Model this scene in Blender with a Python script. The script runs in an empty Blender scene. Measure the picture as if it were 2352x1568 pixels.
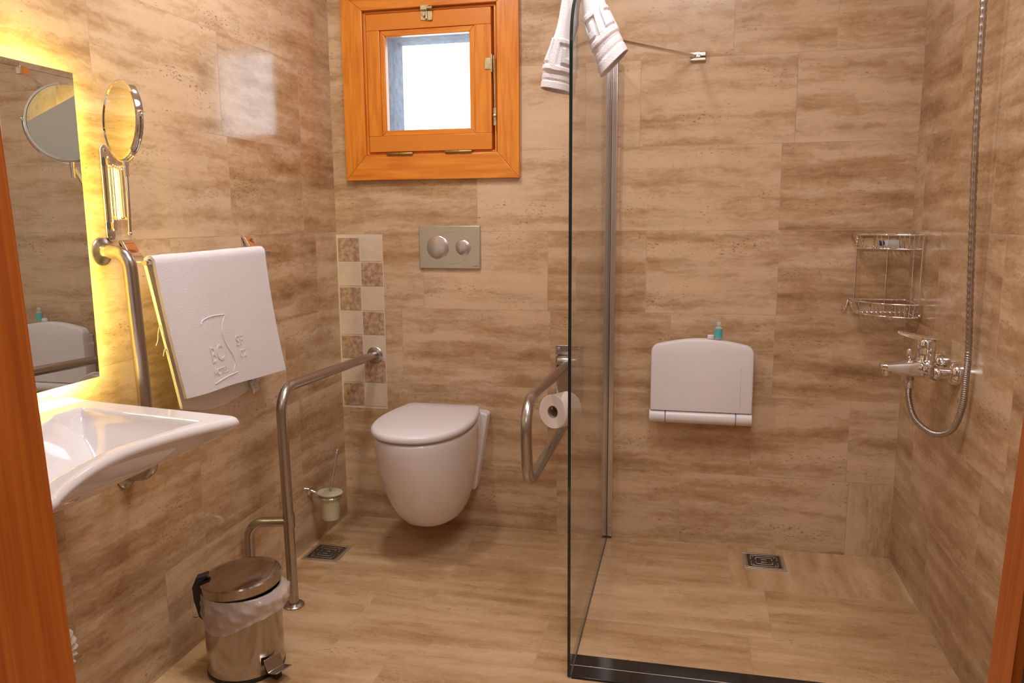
import bpy, bmesh, math, random
from math import sin, cos, pi, radians, sqrt, exp
from mathutils import Vector, Matrix

SC = bpy.context.scene
COL = SC.collection
random.seed(7)

# ------------------------------------------------------------------ camera
CAM = Vector((1.3829, -2.9340, 1.2331))
YAW, PITCH, ROLL, FPX = -0.2222, 0.1550, -0.0068, 1797.43
cd = bpy.data.cameras.new('camera')
cam = bpy.data.objects.new('camera', cd)
COL.objects.link(cam)
_f = Vector((sin(YAW) * cos(PITCH), cos(YAW) * cos(PITCH), -sin(PITCH)))
_r = Vector((cos(YAW), -sin(YAW), 0))
_u = _r.cross(_f)
_r2 = cos(ROLL) * _r + sin(ROLL) * _u
_u2 = -sin(ROLL) * _r + cos(ROLL) * _u
_m = Matrix((_r2, _u2, -_f)).transposed().to_4x4()
_m.translation = CAM
cam.matrix_world = _m
cd.sensor_fit = 'HORIZONTAL'
cd.sensor_width = 36.0
cd.lens = FPX / 2352 * 36.0
cd.clip_start = 0.02
cd.clip_end = 200
SC.camera = cam

# ------------------------------------------------------------------ world, view
SC.view_settings.view_transform = 'Standard'
SC.view_settings.look = 'None'
SC.view_settings.gamma = 1.0
SC.view_settings.use_curve_mapping = False
SC.view_settings.exposure = -0.27
w = bpy.data.worlds.new('sky')
SC.world = w
w.use_nodes = True
bg = w.node_tree.nodes['Background']
bg.inputs[0].default_value = (0.80, 0.90, 1.0, 1)
bg.inputs[1].default_value = 4.5

# ------------------------------------------------------------------ lamps (ceiling, doorway hall) and an added ceiling fill
H = 2.55          # ceiling height
W = 2.124         # room width
YF = -2.20        # room side of the door wall


def area(name, loc, size, energy, col, rot=(0, 0, 0)):
    l = bpy.data.lights.new(name, 'AREA')
    l.shape = 'DISK'
    l.size = size
    l.energy = energy
    l.color = col
    o = bpy.data.objects.new(name, l)
    o.location = loc
    o.rotation_euler = rot
    COL.objects.link(o)
    return o


area('ceiling_lamp_or_fill_light', (0.45, -0.98, H - 0.035), 0.17, 13.5, (1.0, 0.96, 0.96))
area('ceiling_lamp_or_fill_light', (1.35, -1.45, H - 0.035), 0.70, 18.0, (0.97, 0.95, 1.0))  # added soft fill, standing in for flash bounced off the ceiling
area('hall_lamp_light', (1.35, -3.6, H - 0.035), 0.5, 9.5, (1.0, 0.95, 0.95))


# ------------------------------------------------------------------ material helpers
def nm(name):
    m = bpy.data.materials.new(name)
    m.use_nodes = True
    nt = m.node_tree
    nt.nodes.clear()
    out = nt.nodes.new('ShaderNodeOutputMaterial')
    return m, nt, out


def N(nt, t, **kw):
    n = nt.nodes.new(t)
    for k, v in kw.items():
        setattr(n, k, v)
    return n


def ramp(nt, pts):
    r = nt.nodes.new('ShaderNodeValToRGB')
    e = r.color_ramp.elements
    while len(e) > 1:
        e.remove(e[-1])
    e[0].position = pts[0][0]
    e[0].color = (*pts[0][1], 1)
    for p, c in pts[1:]:
        x = e.new(p)
        x.color = (*c, 1)
    return r


def plain(name, col, rough=0.5, metal=0.0, spec=0.5, bump=None, coat=0.0, var=None, trans=0.0, sub=0.0, aniso=0.0):
    m, nt, out = nm(name)
    b = N(nt, 'ShaderNodeBsdfPrincipled')
    b.inputs['Base Color'].default_value = (*col, 1)
    b.inputs['Roughness'].default_value = rough
    b.inputs['Metallic'].default_value = metal
    b.inputs['Specular IOR Level'].default_value = spec
    b.inputs['Coat Weight'].default_value = coat
    b.inputs['Transmission Weight'].default_value = trans
    b.inputs['Anisotropic'].default_value = aniso
    if sub:
        b.inputs['Subsurface Weight'].default_value = sub
        b.inputs['Subsurface Radius'].default_value = (0.01, 0.01, 0.01)
    tc = N(nt, 'ShaderNodeTexCoord')
    if var:
        nz = N(nt, 'ShaderNodeTexNoise')
        nz.inputs['Scale'].default_value = var[0]
        nz.inputs['Detail'].default_value = 4
        nt.links.new(tc.outputs['Object'], nz.inputs['Vector'])
        r = ramp(nt, [(0.3, tuple(c * (1 - var[1]) for c in col)), (0.7, tuple(min(1, c * (1 + var[1])) for c in col))])
        nt.links.new(nz.outputs['Fac'], r.inputs[0])
        nt.links.new(r.outputs[0], b.inputs['Base Color'])
    if bump:
        nz = N(nt, 'ShaderNodeTexNoise')
        nz.inputs['Scale'].default_value = bump[0]
        nz.inputs['Detail'].default_value = 3
        nt.links.new(tc.outputs['Object'], nz.inputs['Vector'])
        bp = N(nt, 'ShaderNodeBump')
        bp.inputs['Strength'].default_value = bump[1]
        bp.inputs['Distance'].default_value = bump[2]
        nt.links.new(nz.outputs['Fac'], bp.inputs['Height'])
        nt.links.new(bp.outputs[0], b.inputs['Normal'])
    nt.links.new(b.outputs[0], out.inputs[0])
    return m


def stone(name, rough=0.17, light=(0.625, 0.450, 0.292), mid=(0.470, 0.300, 0.163), dark=(0.285, 0.155, 0.069), contrast=1.0):
    m, nt, out = nm(name)
    L = nt.links.new
    uv = N(nt, 'ShaderNodeUVMap')
    uv.uv_map = 'stone'
    at = N(nt, 'ShaderNodeAttribute')
    at.attribute_name = 'tone'
    # slow waviness of the beds
    wn = N(nt, 'ShaderNodeTexNoise')
    wn.inputs['Scale'].default_value = 3.5
    wn.inputs['Detail'].default_value = 1
    L(uv.outputs[0], wn.inputs['Vector'])
    wf = N(nt, 'ShaderNodeTexNoise')
    wf.inputs['Scale'].default_value = 26
    wf.inputs['Detail'].default_value = 3
    L(uv.outputs[0], wf.inputs['Vector'])

    def shift(n, v, src):
        sub = N(nt, 'ShaderNodeVectorMath', operation='SUBTRACT')
        sub.inputs[1].default_value = (0.5, 0.5, 0.5)
        L(n.outputs['Color'], sub.inputs[0])
        sc = N(nt, 'ShaderNodeVectorMath', operation='MULTIPLY')
        sc.inputs[1].default_value = v
        L(sub.outputs[0], sc.inputs[0])
        ad = N(nt, 'ShaderNodeVectorMath', operation='ADD')
        L(src.outputs[0], ad.inputs[0])
        L(sc.outputs[0], ad.inputs[1])
        return ad
    add = shift(wn, (0.0, 0.030, 0), uv)
    add = shift(wf, (0.06, 0.022, 0), add)

    def nse(sx, sy, detail, rgh, src=add, dist=0.0):
        mp = N(nt, 'ShaderNodeMapping')
        mp.inputs['Scale'].default_value = (sx, sy, 1)
        L(src.outputs[0], mp.inputs['Vector'])
        n = N(nt, 'ShaderNodeTexNoise')
        n.inputs['Scale'].default_value = 1
        n.inputs['Detail'].default_value = detail
        n.inputs['Roughness'].default_value = rgh
        n.inputs['Distortion'].default_value = dist
        L(mp.outputs[0], n.inputs['Vector'])
        return n
    a = nse(1.7, 15, 6, 0.58)
    b = nse(6, 12, 7, 0.66)
    c = nse(30, 85, 4, 0.65)
    m1 = N(nt, 'ShaderNodeMath', operation='MULTIPLY_ADD')
    m1.inputs[1].default_value = 0.57
    L(a.outputs['Fac'], m1.inputs[0])
    m0 = N(nt, 'ShaderNodeMath', operation='MULTIPLY')
    m0.inputs[1].default_value = 0.30
    L(b.outputs['Fac'], m0.inputs[0])
    L(m0.outputs[0], m1.inputs[2])
    m2 = N(nt, 'ShaderNodeMath', operation='MULTIPLY_ADD')
    m2.inputs[1].default_value = 0.17
    L(c.outputs['Fac'], m2.inputs[0])
    L(m1.outputs[0], m2.inputs[2])
    m3 = N(nt, 'ShaderNodeMath', operation='ADD')      # per-tile tone
    L(m2.outputs[0], m3.inputs[0])
    L(at.outputs['Fac'], m3.inputs[1])
    k = 0.125 / contrast
    r = ramp(nt, [(0.5 - k * 1.15, dark), (0.5 - k * 0.25, mid), (0.5 + k * 0.55, light), (0.5 + k * 1.5, tuple(x * 1.13 for x in light))])
    L(m3.outputs[0], r.inputs[0])
    # pits: small dark elongated specks where a slow mask allows them
    p = nse(70, 170, 2, 0.5, src=uv)
    q = nse(3, 11, 2, 0.5)
    pm = N(nt, 'ShaderNodeMath', operation='MULTIPLY_ADD')
    pm.inputs[1].default_value = 0.55
    L(q.outputs['Fac'], pm.inputs[0])
    L(p.outputs['Fac'], pm.inputs[2])
    pr = N(nt, 'ShaderNodeMapRange')
    pr.inputs['From Min'].default_value = 0.965
    pr.inputs['From Max'].default_value = 1.03
    L(pm.outputs[0], pr.inputs['Value'])
    pmul = N(nt, 'ShaderNodeMath', operation='MULTIPLY')
    pmul.inputs[1].default_value = 0.65
    L(pr.outputs[0], pmul.inputs[0])
    mx = N(nt, 'ShaderNodeMix', data_type='RGBA')
    L(pmul.outputs[0], mx.inputs['Factor'])
    L(r.outputs[0], mx.inputs[6])
    mx.inputs[7].default_value = (0.17, 0.085, 0.04, 1)
    bs = N(nt, 'ShaderNodeBsdfPrincipled')
    L(mx.outputs[2], bs.inputs['Base Color'])
    rr = N(nt, 'ShaderNodeMapRange')
    rr.inputs['From Min'].default_value = 0.3
    rr.inputs['From Max'].default_value = 0.7
    rr.inputs['To Min'].default_value = rough * 0.75
    rr.inputs['To Max'].default_value = rough * 1.45
    L(b.outputs['Fac'], rr.inputs['Value'])
    L(rr.outputs[0], bs.inputs['Roughness'])
    bs.inputs['Specular IOR Level'].default_value = 0.5
    bp = N(nt, 'ShaderNodeBump')
    bp.inputs['Strength'].default_value = 0.12
    bp.inputs['Distance'].default_value = 0.001
    L(p.outputs['Fac'], bp.inputs['Height'])
    L(bp.outputs[0], bs.inputs['Normal'])
    L(bs.outputs[0], out.inputs[0])
    return m


def wood(name, light, dark, grain=(3, 60, 60), rough=0.3):
    m, nt, out = nm(name)
    L = nt.links.new
    tc = N(nt, 'ShaderNodeUVMap')
    tc.uv_map = 'stone'
    mp = N(nt, 'ShaderNodeMapping')
    mp.inputs['Scale'].default_value = grain
    L(tc.outputs[0], mp.inputs['Vector'])
    a = N(nt, 'ShaderNodeTexNoise')
    a.inputs['Scale'].default_value = 1
    a.inputs['Detail'].default_value = 5
    a.inputs['Distortion'].default_value = 0.6
    L(mp.outputs[0], a.inputs['Vector'])
    r = ramp(nt, [(0.28, dark), (0.62, light)])
    L(a.outputs['Fac'], r.inputs[0])
    # knots
    v = N(nt, 'ShaderNodeTexVoronoi')
    v.inputs['Scale'].default_value = 5.5
    L(tc.outputs[0], v.inputs['Vector'])
    kr = N(nt, 'ShaderNodeMapRange')
    kr.inputs['From Min'].default_value = 0.02
    kr.inputs['From Max'].default_value = 0.05
    kr.inputs['To Min'].default_value = 0.75
    kr.inputs['To Max'].default_value = 0.0
    L(v.outputs['Distance'], kr.inputs['Value'])
    mx = N(nt, 'ShaderNodeMix', data_type='RGBA')
    L(kr.outputs[0], mx.inputs['Factor'])
    L(r.outputs[0], mx.inputs[6])
    mx.inputs[7].default_value = (dark[0] * 0.45, dark[1] * 0.35, dark[2] * 0.4, 1)
    b = N(nt, 'ShaderNodeBsdfPrincipled')
    L(mx.outputs[2], b.inputs['Base Color'])
    b.inputs['Roughness'].default_value = rough
    b.inputs['Coat Weight'].default_value = 0.25
    b.inputs['Coat Roughness'].default_value = 0.2
    L(b.outputs[0], out.inputs[0])
    return m


def glass_thin(name, tint=(0.975, 0.99, 0.985), film_=0.04):
    """clear sheet: mirror-like at grazing angles, see-through otherwise"""
    m, nt, out = nm(name)
    L = nt.links.new
    g = N(nt, 'ShaderNodeNewGeometry')
    # whole sheet in one face: 2F / (1 + F)
    d = N(nt, 'ShaderNodeVectorMath', operation='DOT_PRODUCT')
    L(g.outputs['Normal'], d.inputs[0])
    L(g.outputs['Incoming'], d.inputs[1])
    ab = N(nt, 'ShaderNodeMath', operation='ABSOLUTE')
    L(d.outputs['Value'], ab.inputs[0])
    om = N(nt, 'ShaderNodeMath', operation='SUBTRACT')
    om.inputs[0].default_value = 1
    L(ab.outputs[0], om.inputs[1])
    pw = N(nt, 'ShaderNodeMath', operation='POWER')
    pw.inputs[1].default_value = 5
    L(om.outputs[0], pw.inputs[0])
    f = N(nt, 'ShaderNodeMath', operation='MULTIPLY_ADD')
    f.inputs[1].default_value = 0.96
    f.inputs[2].default_value = 0.04
    L(pw.outputs[0], f.inputs[0])
    f2 = N(nt, 'ShaderNodeMath', operation='MULTIPLY')
    f2.inputs[1].default_value = 2
    L(f.outputs[0], f2.inputs[0])
    f1 = N(nt, 'ShaderNodeMath', operation='ADD')
    f1.inputs[1].default_value = 1
    L(f.outputs[0], f1.inputs[0])
    f = N(nt, 'ShaderNodeMath', operation='DIVIDE')
    L(f2.outputs[0], f.inputs[0])
    L(f1.outputs[0], f.inputs[1])
    t = N(nt, 'ShaderNodeBsdfTransparent')
    t.inputs[0].default_value = (*tint, 1)
    gl = N(nt, 'ShaderNodeBsdfGlossy')
    gl.inputs['Roughness'].default_value = 0.01
    mx = N(nt, 'ShaderNodeMixShader')
    L(f.outputs[0], mx.inputs[0])
    L(t.outputs[0], mx.inputs[1])
    L(gl.outputs[0], mx.inputs[2])
    df = N(nt, 'ShaderNodeBsdfDiffuse')          # dried water film
    df.inputs[0].default_value = (0.75, 0.75, 0.75, 1)
    mf = N(nt, 'ShaderNodeMixShader')
    mf.inputs[0].default_value = film_
    L(mx.outputs[0], mf.inputs[1])
    L(df.outputs[0], mf.inputs[2])
    L(mf.outputs[0], out.inputs[0])
    return m


def film(name, col, alpha, rough=0.25):
    m, nt, out = nm(name)
    L = nt.links.new
    b = N(nt, 'ShaderNodeBsdfPrincipled')
    b.inputs['Base Color'].default_value = (*col, 1)
    b.inputs['Roughness'].default_value = rough
    t = N(nt, 'ShaderNodeBsdfTransparent')
    mx = N(nt, 'ShaderNodeMixShader')
    mx.inputs[0].default_value = alpha
    L(t.outputs[0], mx.inputs[1])
    L(b.outputs[0], mx.inputs[2])
    L(mx.outputs[0], out.inputs[0])
    return m


def emit(name, col, s):
    m, nt, out = nm(name)
    e = N(nt, 'ShaderNodeEmission')
    e.inputs[0].default_value = (*col, 1)
    e.inputs[1].default_value = s
    nt.links.new(e.outputs[0], out.inputs[0])
    return m


M = dict(
    stone_wall=stone('travertine wall', 0.17),
    stone_left=stone('travertine polished', 0.10),
    stone_floor=stone('travertine floor', 0.27, light=(0.59, 0.405, 0.235), mid=(0.465, 0.295, 0.147), dark=(0.32, 0.175, 0.072), contrast=0.85),
    grout=plain('grout', (0.43, 0.31, 0.21), 0.7, var=(9, 0.25)),
    mosaic_cream=plain('mosaic cream', (0.66, 0.53, 0.40), 0.35, var=(25, 0.06)),
    mosaic_brown=plain('mosaic tumbled brown', (0.44, 0.285, 0.175), 0.6, bump=(90, 0.6, 0.003), var=(55, 0.42)),
    mosaic_grout=plain('mosaic grout', (0.70, 0.58, 0.46), 0.7),
    paint=plain('white paint', (0.78, 0.75, 0.72), 0.7),
    plaster=plain('plaster outside', (0.17, 0.20, 0.25), 0.7, var=(30, 0.3), bump=(60, 0.4, 0.003)),
    hallpaint=plain('hall paint', (0.70, 0.62, 0.54), 0.7),
    wood_win=wood('window pine', (0.80, 0.285, 0.030), (0.60, 0.165, 0.012), grain=(5, 55, 1)),
    wood_door=wood('door pine', (0.53, 0.130, 0.009), (0.36, 0.066, 0.003), grain=(2.5, 110, 1), rough=0.35),
    ceramic=plain('white ceramic', (0.81, 0.775, 0.785), 0.08, spec=0.55, coat=0.3),
    plastic=plain('white plastic', (0.79, 0.75, 0.775), 0.28),
    steel=plain('brushed steel', (0.46, 0.425, 0.40), 0.27, 1.0, bump=(300, 0.05, 0.0005)),
    steel_bin=plain('polished bin steel', (0.47, 0.42, 0.375), 0.15, 1.0, var=(6, 0.12)),
    chrome=plain('chrome', (0.80, 0.79, 0.79), 0.06, 1.0),
    alu=plain('satin aluminium', (0.72, 0.69, 0.69), 0.24, 1.0, aniso=0.5),
    brass=plain('aged brass', (0.58, 0.50, 0.32), 0.35, 1.0, var=(80, 0.25)),
    bronze=plain('bronze hinge', (0.40, 0.27, 0.10), 0.4, 1.0),
    satin=plain('satin champagne plate', (0.50, 0.475, 0.39), 0.34, 0.65),
    satin_btn=plain('satin button', (0.56, 0.53, 0.50), 0.25, 0.8),
    black=plain('black plastic', (0.012, 0.012, 0.013), 0.35),
    marble=plain('black marble', (0.016, 0.013, 0.013), 0.12, var=(40, 0.5)),
    dark=plain('dark gap', (0.05, 0.038, 0.03), 0.8),
    towel=plain('white terry', (0.81, 0.775, 0.80), 0.95, spec=0.1, bump=(420, 0.7, 0.002)),
    paper=plain('toilet paper', (0.84, 0.78, 0.76), 0.95, spec=0.1, bump=(150, 0.2, 0.001)),
    card=plain('cardboard core', (0.40, 0.29, 0.20), 0.9),
    mirror=plain('mirror silver', (0.72, 0.74, 0.72), 0.0, 1.0),
    glass=glass_thin('clear glass'),
    glass_far=film('glass far face', (0.8, 0.8, 0.8), 0.0),
    glass_edge=plain('glass edge', (0.012, 0.022, 0.02), 0.08, spec=0.6),
    pane=glass_thin('window glass', (0.97, 0.98, 0.98), 0.005),
    frosted=plain('frosted glass', (0.80, 0.74, 0.55), 0.4, trans=0.35),
    liner=film('bin liner film', (0.85, 0.78, 0.77), 0.40, 0.14),
    clear=film('clear bottle', (0.75, 0.85, 0.9), 0.35, 0.08),
    aqua=plain('aqua label', (0.10, 0.48, 0.52), 0.35),
    navy=plain('navy cap', (0.02, 0.02, 0.16), 0.35),
    seam=plain('seam grey', (0.55, 0.50, 0.50), 0.5),  # grey line for the joint in the seat panel
    rubber=plain('grey seal', (0.10, 0.09, 0.085), 0.7),
    drain=plain('drain steel', (0.50, 0.42, 0.35), 0.4, 1.0),
    drain_rim=plain('drain rim', (0.52, 0.47, 0.42), 0.35, 0.7),
    tag=plain('woven tag', (0.62, 0.62, 0.66), 0.9, var=(200, 0.4)),
    ink=plain('printed mark', (0.10, 0.09, 0.07), 0.5),
    led=emit('led strip', (1.0, 0.80, 0.17), 600.0),
    led_top=emit('led strip upper', (1.0, 0.80, 0.17), 330.0),
    led_low=emit('led strip lower', (1.0, 0.83, 0.25), 1000.0),
    lampface=emit('lamp face', (1.0, 0.88, 0.76), 6.0),
)


# ------------------------------------------------------------------ mesh helpers
class MB:
    """collects shapes for ONE mesh object"""

    def __init__(s):
        s.bm = bmesh.new()

    def v(s, co):
        return s.bm.verts.new(co)

    def face(s, vs, mi=0):
        try:
            f = s.bm.faces.new(vs)
            f.material_index = mi
            return f
        except ValueError:
            return None

    def box(s, lo, hi, mi=0):
        x0, y0, z0 = lo
        x1, y1, z1 = hi
        p = [s.v(c) for c in ((x0, y0, z0), (x1, y0, z0), (x1, y1, z0), (x0, y1, z0), (x0, y0, z1), (x1, y0, z1), (x1, y1, z1), (x0, y1, z1))]
        for q in ((0, 3, 2, 1), (4, 5, 6, 7), (0, 1, 5, 4), (1, 2, 6, 5), (2, 3, 7, 6), (3, 0, 4, 7)):
            s.face([p[i] for i in q], mi)
        return s

    def loft(s, rings, closed=True, cap0=True, cap1=True, mi=0):
        R = [[s.v(c) for c in r] for r in rings]
        n = len(R[0])
        for a, b in zip(R, R[1:]):
            for i in range(n if closed else n - 1):
                j = (i + 1) % n
                s.face((a[i], a[j], b[j], b[i]), mi)
        if cap0:
            s.face(R[0][::-1], mi)
        if cap1:
            s.face(R[-1], mi)
        return s

    def tube(s, pts, r, n=16, cap=True, mi=0, closed=False):
        pts = [Vector(p) for p in pts]
        rr = r if isinstance(r, (list, tuple)) else [r] * len(pts)
        k = len(pts)
        rings = []
        prev = None
        for i, p in enumerate(pts):
            if closed:
                t = (pts[(i + 1) % k] - pts[i - 1]).normalized()
            else:
                t = ((pts[min(i + 1, k - 1)] - p).normalized() + (p - pts[max(i - 1, 0)]).normalized())
                t = t.normalized() if t.length > 1e-9 else (pts[min(i + 1, k - 1)] - pts[max(i - 1, 0)]).normalized()
            if prev is None:
                a = Vector((0, 0, 1)) if abs(t.z) < 0.9 else Vector((1, 0, 0))
                nrm = (a - t * a.dot(t)).normalized()
            else:
                nrm = (prev - t * prev.dot(t)).normalized()
            prev = nrm
            b = t.cross(nrm)
            rings.append([p + rr[i] * (cos(2 * pi * j / n) * nrm + sin(2 * pi * j / n) * b) for j in range(n)])
        if closed:
            rings.append(rings[0])
            s.loft(rings, cap0=False, cap1=False, mi=mi)
            bmesh.ops.remove_doubles(s.bm, verts=s.bm.verts[:], dist=1e-6)
        else:
            s.loft(rings, cap0=cap, cap1=cap, mi=mi)
        return s

    def lathe(s, prof, o=(0, 0, 0), axis=(0, 0, 1), n=32, mi=0, cap0=True, cap1=True):
        """prof: list of (radius, height along axis)"""
        ax = Vector(axis).normalized()
        a = Vector((0, 0, 1)) if abs(ax.z) < 0.9 else Vector((1, 0, 0))
        e1 = (a - ax * a.dot(ax)).normalized()
        e2 = ax.cross(e1)
        o = Vector(o)
        rings = [[o + ax * h + max(r, 1e-5) * (cos(2 * pi * j / n) * e1 + sin(2 * pi * j / n) * e2) for j in range(n)] for r, h in prof]
        return s.loft(rings, cap0=cap0, cap1=cap1, mi=mi)

    def prism(s, poly, d, mi=0):
        """poly: 3D polygon, d: extrusion vector"""
        d = Vector(d)
        return s.loft([[Vector(p) for p in poly], [Vector(p) + d for p in poly]], mi=mi)

    def sphere(s, o, r, sc=(1, 1, 1), n=16, mi=0):
        o = Vector(o)
        prof = [(sin(pi * i / n) * r, -cos(pi * i / n) * r) for i in range(n + 1)]
        rings = [[o + Vector((max(q, 1e-5) * cos(2 * pi * j / (2 * n)) * sc[0], max(q, 1e-5) * sin(2 * pi * j / (2 * n)) * sc[1], h * sc[2])) for j in range(2 * n)] for q, h in prof]
        return s.loft(rings, mi=mi)

    def build(s, name, mats, parent=None, smooth=True, angle=38, bevel=None, recalc=True, inv=None, label=None, uvbox=None):
        if recalc:
            bmesh.ops.recalc_face_normals(s.bm, faces=s.bm.faces[:])
        me = bpy.data.meshes.new(name)
        s.bm.to_mesh(me)
        s.bm.free()
        for m in (mats if isinstance(mats, (list, tuple)) else [mats]):
            me.materials.append(m)
        if smooth:
            for p in me.polygons:
                p.use_smooth = True
            me.set_sharp_from_angle(angle=radians(angle))
        if uvbox:
            boxuv(me, uvbox)
        o = bpy.data.objects.new(name, me)
        COL.objects.link(o)
        if parent is not None:
            o.parent = parent
            o.location = -ROOT_LOC(parent)
        if bevel:
            b = o.modifiers.new('bevel', 'BEVEL')
            b.width = bevel
            b.segments = 3
            b.limit_method = 'ANGLE'
            b.angle_limit = radians(40)
        if label:
            o['label'] = label
        return o


def boxuv(me, grain):
    """metric uv for wood: grain axis 0/1/2 runs along u"""
    uv = me.uv_layers.new(name='stone')
    off = random.random() * 9
    for p in me.polygons:
        n = p.normal
        ax = max(range(3), key=lambda i: abs(n[i]))
        others = [i for i in range(3) if i != ax]
        g = grain if grain in others else others[0]
        h = [i for i in others if i != g][0]
        for li in p.loop_indices:
            c = me.vertices[me.loops[li].vertex_index].co
            uv.data[li].uv = (c[g] + off, c[h] + off * 0.37)


def ROOT_LOC(o):
    v = Vector((0, 0, 0))
    while o is not None:
        v = v + o.location
        o = o.parent
    return v


def empty(name, loc, label, cat, group=None, kind=None):
    o = bpy.data.objects.new(name, None)
    COL.objects.link(o)
    o.location = loc
    o.empty_display_size = 0.05
    tag(o, label, cat, group, kind)
    return o


def tag(o, label=None, cat=None, group=None, kind=None):
    if label:
        o['label'] = label
    if cat:
        o['category'] = cat
    if group:
        o['group'] = group
    if kind:
        o['kind'] = kind
    return o


def bez(pts, n=8):
    """Catmull-Rom through points"""
    P = [Vector(p) for p in pts]
    P = [P[0] * 2 - P[1]] + P + [P[-1] * 2 - P[-2]]
    out = []
    for i in range(1, len(P) - 2):
        for k in range(n):
            t = k / n
            a, b, c, d = P[i - 1], P[i], P[i + 1], P[i + 2]
            out.append(0.5 * ((2 * b) + (c - a) * t + (2 * a - 5 * b + 4 * c - d) * t * t + (3 * b - a - 3 * c + d) * t ** 3))
    out.append(P[-2])
    return out


def fillet(pts, r, n=8):
    """polyline with rounded corners"""
    P = [Vector(p) for p in pts]
    out = [P[0]]
    for i in range(1, len(P) - 1):
        a, b, c = P[i - 1], P[i], P[i + 1]
        d1, d2 = (a - b).normalized(), (c - b).normalized()
        ang = d1.angle(d2)
        rad = r[i - 1] if isinstance(r, (list, tuple)) else r
        t = rad / math.tan(ang / 2)
        t = min(t, (a - b).length * 0.49, (c - b).length * 0.49)
        rad = t * math.tan(ang / 2)
        p1, p2 = b + d1 * t, b + d2 * t
        cen = b + (d1 + d2).normalized() * (rad / sin(ang / 2))
        e1 = (p1 - cen)
        e2 = (p2 - cen)
        th = e1.angle(e2)
        for k in range(n + 1):
            s = k / n
            out.append(cen + (sin((1 - s) * th) * e1 + sin(s * th) * e2) / sin(th))
    out.append(P[-1])
    return out


def text_mesh(body, size, depth, name, mat, parent, mtx, label=None):
    cu = bpy.data.curves.new('t', 'FONT')
    cu.body = body
    cu.size = size
    cu.extrude = depth
    cu.align_x = 'CENTER'
    cu.align_y = 'CENTER'
    to = bpy.data.objects.new('t', cu)
    COL.objects.link(to)
    dg = bpy.context.evaluated_depsgraph_get()
    me = bpy.data.meshes.new_from_object(to.evaluated_get(dg))
    COL.objects.unlink(to)
    bpy.data.objects.remove(to)
    me.transform(mtx)
    me.materials.clear()
    me.materials.append(mat)
    return me


# ------------------------------------------------------------------ tiled surfaces
def sub_rect(r, h):
    (a0, a1, b0, b1), (c0, c1, d0, d1) = r, h
    if c0 >= a1 or c1 <= a0 or d0 >= b1 or d1 <= b0:
        return [r]
    out = []
    if b0 < d0:
        out.append((a0, a1, b0, d0))
    if b1 > d1:
        out.append((a0, a1, d1, b1))
    m0, m1 = max(b0, d0), min(b1, d1)
    if a0 < c0:
        out.append((a0, c0, m0, m1))
    if a1 > c1:
        out.append((c1, a1, m0, m1))
    return out


def rows_to_tiles(u0, u1, zs, joints, gen=0.61):
    T = []
    for i in range(len(zs) - 1):
        js = sorted(joints.get(i, []))
        if not js:
            js = [u0 + random.uniform(0.15, gen)]
        while js[-1] + gen < u1:
            js.append(js[-1] + gen)
        while js[0] - gen > u0:
            js.insert(0, js[0] - gen)
        e = [u0] + [j for j in js if u0 + 0.02 < j < u1 - 0.02] + [u1]
        for a, b in zip(e, e[1:]):
            T.append((a, b, zs[i], zs[i + 1]))
    return T


class Tiled:
    def __init__(s, to3d):
        s.bm = bmesh.new()
        s.uv = s.bm.loops.layers.uv.new('stone')
        s.tone = s.bm.faces.layers.float.new('tone')
        s.f = to3d

    def quad(s, r, mi, off=(0, 0), rot=False, tone=0.0, n=0.0):
        a0, a1, b0, b1 = r
        vs = []
        for a, b in ((a0, b0), (a1, b0), (a1, b1), (a0, b1)):
            vs.append((s.bm.verts.new(s.f(a, b, n)), (a, b)))
        fc = s.bm.faces.new([v for v, _ in vs])
        fc.material_index = mi
        fc[s.tone] = tone
        for l, (_, (a, b)) in zip(fc.loops, vs):
            l[s.uv].uv = (b + off[0], a + off[1]) if rot else (a + off[0], b + off[1])

    def tiles(s, T, holes=(), rot=(), tones={}, g=0.0009, mi=0, gm=1):
        for i, t in enumerate(T):
            a0, a1, b0, b1 = t
            off = (random.uniform(0, 60), random.uniform(0, 60))
            tone = tones.get(i, random.gauss(0, 0.022))
            inner = (a0 + g, a1 - g, b0 + g, b1 - g)
            bord = [(a0, a1, b0, b0 + g), (a0, a1, b1 - g, b1), (a0, a0 + g, b0 + g, b1 - g), (a1 - g, a1, b0 + g, b1 - g)]
            for rect, m in [(inner, mi)] + [(q, gm) for q in bord]:
                parts = [rect]
                for h in holes:
                    parts = [p for q in parts for p in sub_rect(q, h)]
                for p in parts:
                    s.quad(p, m, off, i in rot, tone)

    def build(s, name, mats):
        me = bpy.data.meshes.new(name)
        s.bm.to_mesh(me)
        s.bm.free()
        for m in mats:
            me.materials.append(m)
        o = bpy.data.objects.new(name, me)
        COL.objects.link(o)
        o['kind'] = 'structure'
        return o


def structure(o):
    o['kind'] = 'structure'
    return o


ZS = [0, 0.28, 0.582, 0.886, 1.188, 1.488, 1.788, 2.09, 2.39, H]

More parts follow.
